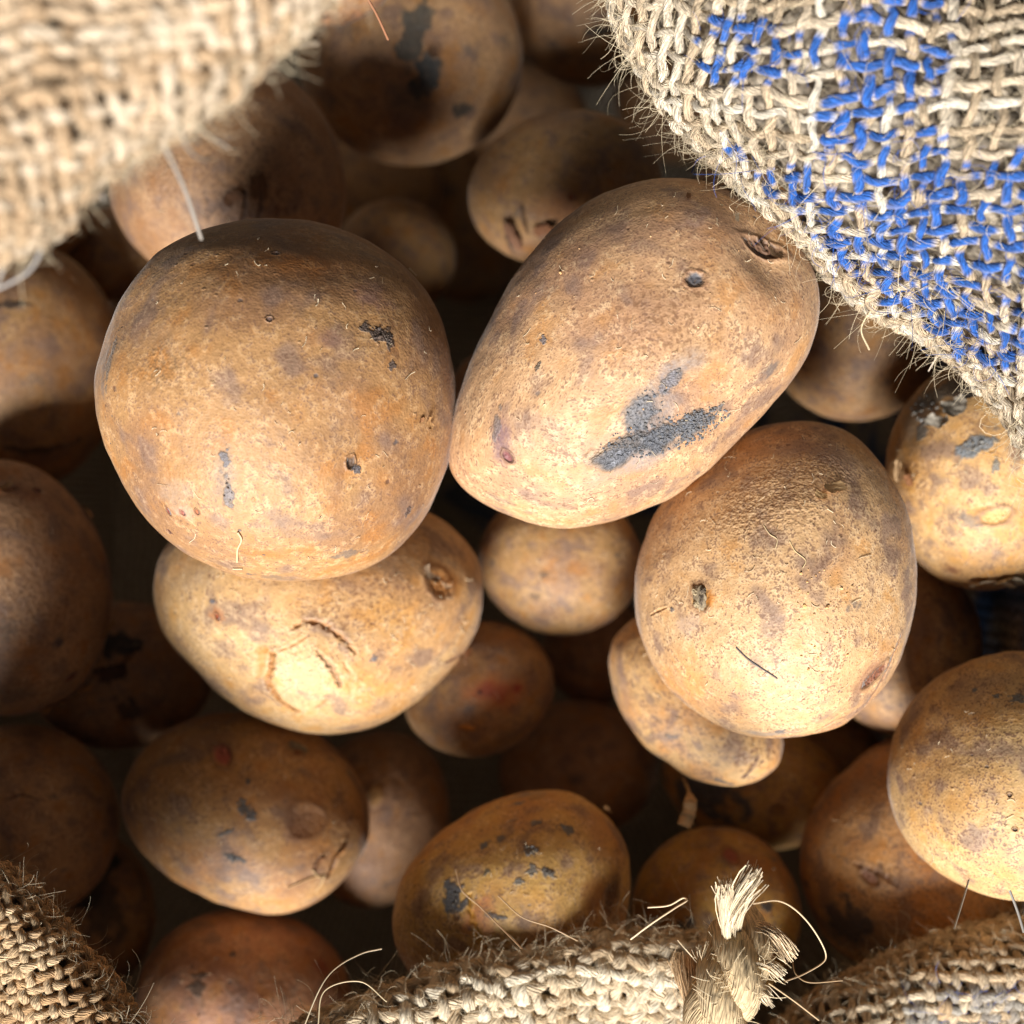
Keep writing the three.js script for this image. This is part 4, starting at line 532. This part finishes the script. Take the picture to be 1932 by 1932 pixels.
// wall of the sack below the folds
{
  const nx = 120, ny = 40, pos = [], uv = [], col = [], idx = [], R = { x0: -0.215, x1: 0.137, y0: -0.185, y1: 0.200 }, cx = (R.x0 + R.x1) / 2, cy = (R.y0 + R.y1) / 2, hx = (R.x1 - R.x0) / 2, hy = (R.y1 - R.y0) / 2;
  for (let j = 0; j <= ny; j++) for (let i = 0; i <= nx; i++) {
    const a = i / nx * 2 * Math.PI, c = Math.cos(a), s = Math.sin(a), k = 1 / Math.pow(Math.abs(c) ** 4 + Math.abs(s) ** 4, 0.25), v = j / ny; let rr, d;
    if (v < 0.7) { const t = v / 0.7; rr = 1.0 + 0.06 * Math.sin(t * Math.PI) - 0.05 * sstep(0.7, 1, t); d = lerp(0.285, 0.578, t); } else { const t = (v - 0.7) / 0.3; rr = 0.95 * (1 - t); d = 0.578 + 0.012 * Math.sin(t * 1.57); }
    const w = 0.010 * fbm(c * 2.2, s * 2.2, d * 9, 3) * (v < 0.85 ? 1 : 0.3), q = W(V(cx + c * k * hx * rr + c * w, cy + s * k * hy * rr + s * w, -d)); q.y = Math.max(q.y, 0.0);
    pos.push(q.x, q.y, q.z); uv.push(i / nx * 22, v * 9); const ink = (c > 0.8 && sstep(0, 0.2, fbm(a * 9, d * 40, 2, 3)) > 0.35) ? 1 : 0; col.push(...(ink ? [0.10, 0.30, 1.0] : [1, 1, 1]));
    if (i < nx && j < ny) { const o = j * (nx + 1) + i; idx.push(o, o + 1, o + nx + 1, o + 1, o + nx + 2, o + nx + 1); }
  }
  const g = new THREE.BufferGeometry(); g.setAttribute('position', new THREE.Float32BufferAttribute(pos, 3)); g.setAttribute('uv', new THREE.Float32BufferAttribute(uv, 2)); g.setAttribute('color', new THREE.Float32BufferAttribute(col, 3)); g.setIndex(idx); g.computeVertexNormals();
  const m = M_under.clone(); m.vertexColors = true; mesh('sack_wall', g, m, sack);
}
// stitched corner with its thick twine and frayed ends
{
  const twine = new THREE.Group(); twine.name = 'seam_twine'; twine.userData.label = 'frayed seam twine'; sack.add(twine);
  const R = rng(91), d = 0.248, path = smooth([[1330, 2060, -0.004], [1345, 1960, -0.010], [1366, 1880, -0.014], [1388, 1815, -0.013], [1398, 1765, -0.008], [1394, 1725, -0.001]].map(([x, y, k]) => pix(x, y, d + k)), 60), s = d / F;
  for (let k = 0; k < 3; k++) {                          // three strands laid together
    const pts = path.map((c, i) => { const a = i * 0.17 + k * 2.094, T = path[Math.min(i + 1, 60)].clone().sub(path[Math.max(i - 1, 0)]).normalize(), b = T.clone().cross(V(0, 0, 1)).normalize(), n = b.clone().cross(T), w = 27 * s * (1 - 0.35 * sstep(40, 60, i)); return W(c.clone().addScaledVector(b, Math.cos(a) * w).addScaledVector(n, Math.sin(a) * w)); });
    const g = tube(pts, pts.map((_, i) => s * 36 * (1 - 0.4 * sstep(40, 60, i)) * (1 + 0.12 * N(i * 0.3, k, 3))), 14, lin(222, 196, 156)), U = g.attributes.uv; for (let i = 0; i < U.count; i++) U.setXY(i, U.getX(i) * 3, U.getY(i) * 0.35); mesh('strand', g, M_yarn, twine);
  }
  const tuft = (pts, n, w0, w1, c, seed) => {              // a cut yarn end opening like a brush
    const r = rng(seed), cl = pts.map(([x, y, k]) => pix(x, y, d + k)), gs = [], full = new THREE.CatmullRomCurve3(cl);
    for (let i = 0; i < n; i++) {
      const a = r() * 6.283, q = Math.sqrt(r()), sc = 0.70 + 0.32 * r() ** 0.6, jj = V(r() - 0.5, r() - 0.5, r() - 0.5), tw = 1.5 + (r() - 0.5), fl = r() < 0.05 ? 2.2 : 1, pts2 = [];
      for (let k = 0; k <= 9; k++) {
        const t = k / 9 * sc, w = lerp(w0, w1, t * t) * s * q * lerp(1, fl, t), T = full.getTangent(Math.min(1, t)), bx = T.clone().cross(V(0, 0, 1)).normalize(), bn = bx.clone().cross(T), aa = a + tw * (1 - t) * 1.2;
        const b = full.getPoint(Math.min(1, t)).addScaledVector(bx, Math.cos(aa) * w).addScaledVector(bn, Math.sin(aa) * w).addScaledVector(jj, s * 12 * fl * t * t); b.x += s * 2 * N(k * 0.7, i, 1); b.y += s * 2 * N(k * 0.7, i, 5); pts2.push(W(b));
      }
      const m = 0.72 + 0.38 * r(); gs.push(tube(pts2, 0.00007 + 0.00006 * r(), 4, lin(...c.map(x => Math.min(250, x * m)))));
    }
    mesh('frayed_end', mergeGeometries(gs), M_fibre, twine);
  };
  tuft([[1384, 1810, -0.006], [1386, 1735, -0.016], [1400, 1690, -0.020], [1426, 1638, -0.022]], 240, 13, 18, [232, 210, 174], 1);
  tuft([[1380, 1800, -0.014], [1370, 1730, -0.017], [1366, 1662, -0.019]], 170, 11, 16, [234, 210, 172], 2);
  tuft([[1370, 1800, -0.006], [1410, 1758, -0.012], [1448, 1760, -0.012], [1492, 1804, -0.006]], 200, 15, 15, [226, 198, 158], 3);
  tuft([[1386, 1850, -0.014], [1412, 1822, -0.017], [1440, 1818, -0.015], [1474, 1838, -0.010]], 130, 13, 13, [236, 214, 180], 4);
  tuft([[1376, 1910, -0.016], [1404, 1878, -0.019], [1428, 1868, -0.017], [1452, 1884, -0.012]], 90, 11, 12, [236, 214, 180], 5);
  tuft([[1352, 1850, -0.012], [1340, 1815, -0.014], [1338, 1780, -0.012]], 90, 14, 22, [240, 214, 172], 7);
  tuft([[1330, 1920, 0.000], [1312, 1860, -0.002], [1290, 1800, 0.002]], 200, 30, 34, [214, 176, 130], 6);
  const gs = []; for (let i = 0; i < 220; i++) { const c = path[Math.floor(R() * 55)].clone(), a = R() * 6.283, b = V(Math.cos(a), Math.sin(a) * 0.6 + 0.3, R() * 0.9).normalize(); c.add(V((R() - 0.5) * 90 * s, (R() - 0.5) * 20 * s, 0.0035 + 0.003 * R())); const q = [], ax = V(R() - 0.5, R() - 0.5, R() - 0.5).normalize(), l = 0.002 + 0.006 * R() * R(), cu = (R() - 0.5) * 4; for (let k = 0; k <= 6; k++) { q.push(W(c)); c.addScaledVector(b, l / 6); b.applyAxisAngle(ax, cu / 6); } gs.push(tube(q, 0.00008, 3, lin(236, 214, 174))); }
  mesh('loose_fibres', mergeGeometries(gs), M_fibre, twine).userData.kind = 'stuff';
}
// long stray threads
{
  const thread = (pts, r, c) => mesh('stray_thread', tube(smooth(pts.map(([x, y, k]) => W(pix(x, y, k))), pts.length * 8), r, 6, lin(...c)), M_fibre, sack);
  thread([[290, 235, 0.158], [318, 290, 0.166], [350, 360, 0.180], [380, 450, 0.196]], 0.00036, [150, 142, 132]);
  thread([[340, 235, 0.158], [352, 275, 0.162], [382, 300, 0.170], [400, 298, 0.174]], 0.00026, [140, 130, 118]); thread([[360, 230, 0.158], [400, 258, 0.166], [432, 278, 0.172]], 0.00026, [140, 130, 118]);
  thread([[85, 420, 0.158], [78, 470, 0.162], [50, 515, 0.166], [-10, 548, 0.168]], 0.0003, [140, 134, 128]); thread([[190, 320, 0.16], [188, 350, 0.165], [196, 376, 0.17]], 0.0003, [140, 134, 128]); thread([[0, 440, 0.16], [10, 490, 0.165], [-5, 540, 0.17]], 0.0003, [140, 132, 124]);
  thread([[520, 95, 0.165], [560, 84, 0.172], [598, 80, 0.178]], 0.0005, [170, 150, 130]); thread([[690, -10, 0.23], [712, 30, 0.24], [732, 74, 0.25]], 0.0003, [160, 110, 80]);
  thread([[860, 1640, 0.262], [872, 1680, 0.258], [905, 1710, 0.254], [950, 1755, 0.245], [985, 1790, 0.236]], 0.00017, [214, 180, 140]); thread([[940, 1690, 0.255], [985, 1730, 0.246], [1040, 1750, 0.238], [1090, 1775, 0.234]], 0.00014, [220, 190, 150]);
  thread([[1190, 1772, 0.232], [1230, 1742, 0.228], [1275, 1712, 0.228], [1296, 1698, 0.229], [1290, 1694, 0.23], [1262, 1708, 0.231], [1222, 1712, 0.232]], 0.00018, [226, 200, 160]);
  thread([[1420, 1705, 0.224], [1470, 1700, 0.226], [1520, 1735, 0.230], [1558, 1800, 0.234], [1556, 1812, 0.234], [1520, 1836, 0.232], [1480, 1852, 0.228]], 0.00016, [220, 190, 150]); thread([[1450, 1855, 0.224], [1500, 1890, 0.228], [1545, 1925, 0.232]], 0.00013, [214, 184, 140]);
  thread([[1496, 1815, 0.245], [1500, 1835, 0.243], [1520, 1852, 0.241], [1590, 1850, 0.240]], 0.00012, [180, 150, 110]); thread([[1828, 1660, 0.245], [1816, 1700, 0.242], [1800, 1752, 0.238]], 0.0002, [190, 176, 156]); thread([[1905, 1680, 0.24], [1920, 1720, 0.238], [1932, 1760, 0.236]], 0.0003, [196, 190, 180]);
  thread([[1700, 545, 0.232], [1650, 580, 0.240], [1625, 620, 0.248], [1640, 660, 0.255]], 0.00016, [206, 186, 150]); thread([[1720, 560, 0.232], [1740, 620, 0.24], [1770, 660, 0.248], [1752, 700, 0.254]], 0.00014, [206, 190, 170]); thread([[1220, 120, 0.236], [1200, 100, 0.24], [1204, 130, 0.244], [1240, 150, 0.24]], 0.00015, [200, 176, 140]); thread([[1350, 290, 0.236], [1318, 300, 0.242], [1305, 325, 0.25]], 0.00014, [60, 90, 180]);
  thread([[560, 1970, 0.236], [620, 1840, 0.240], [680, 1800, 0.244], [720, 1790, 0.246]], 0.00015, [214, 194, 160]); thread([[600, 1935, 0.236], [612, 1870, 0.238], [680, 1852, 0.24], [730, 1890, 0.238]], 0.00014, [220, 200, 160]);
}
scene.traverse(o => { if (o.isMesh) o.castShadow = o.receiveShadow = true; });
renderer.render(scene, camera);
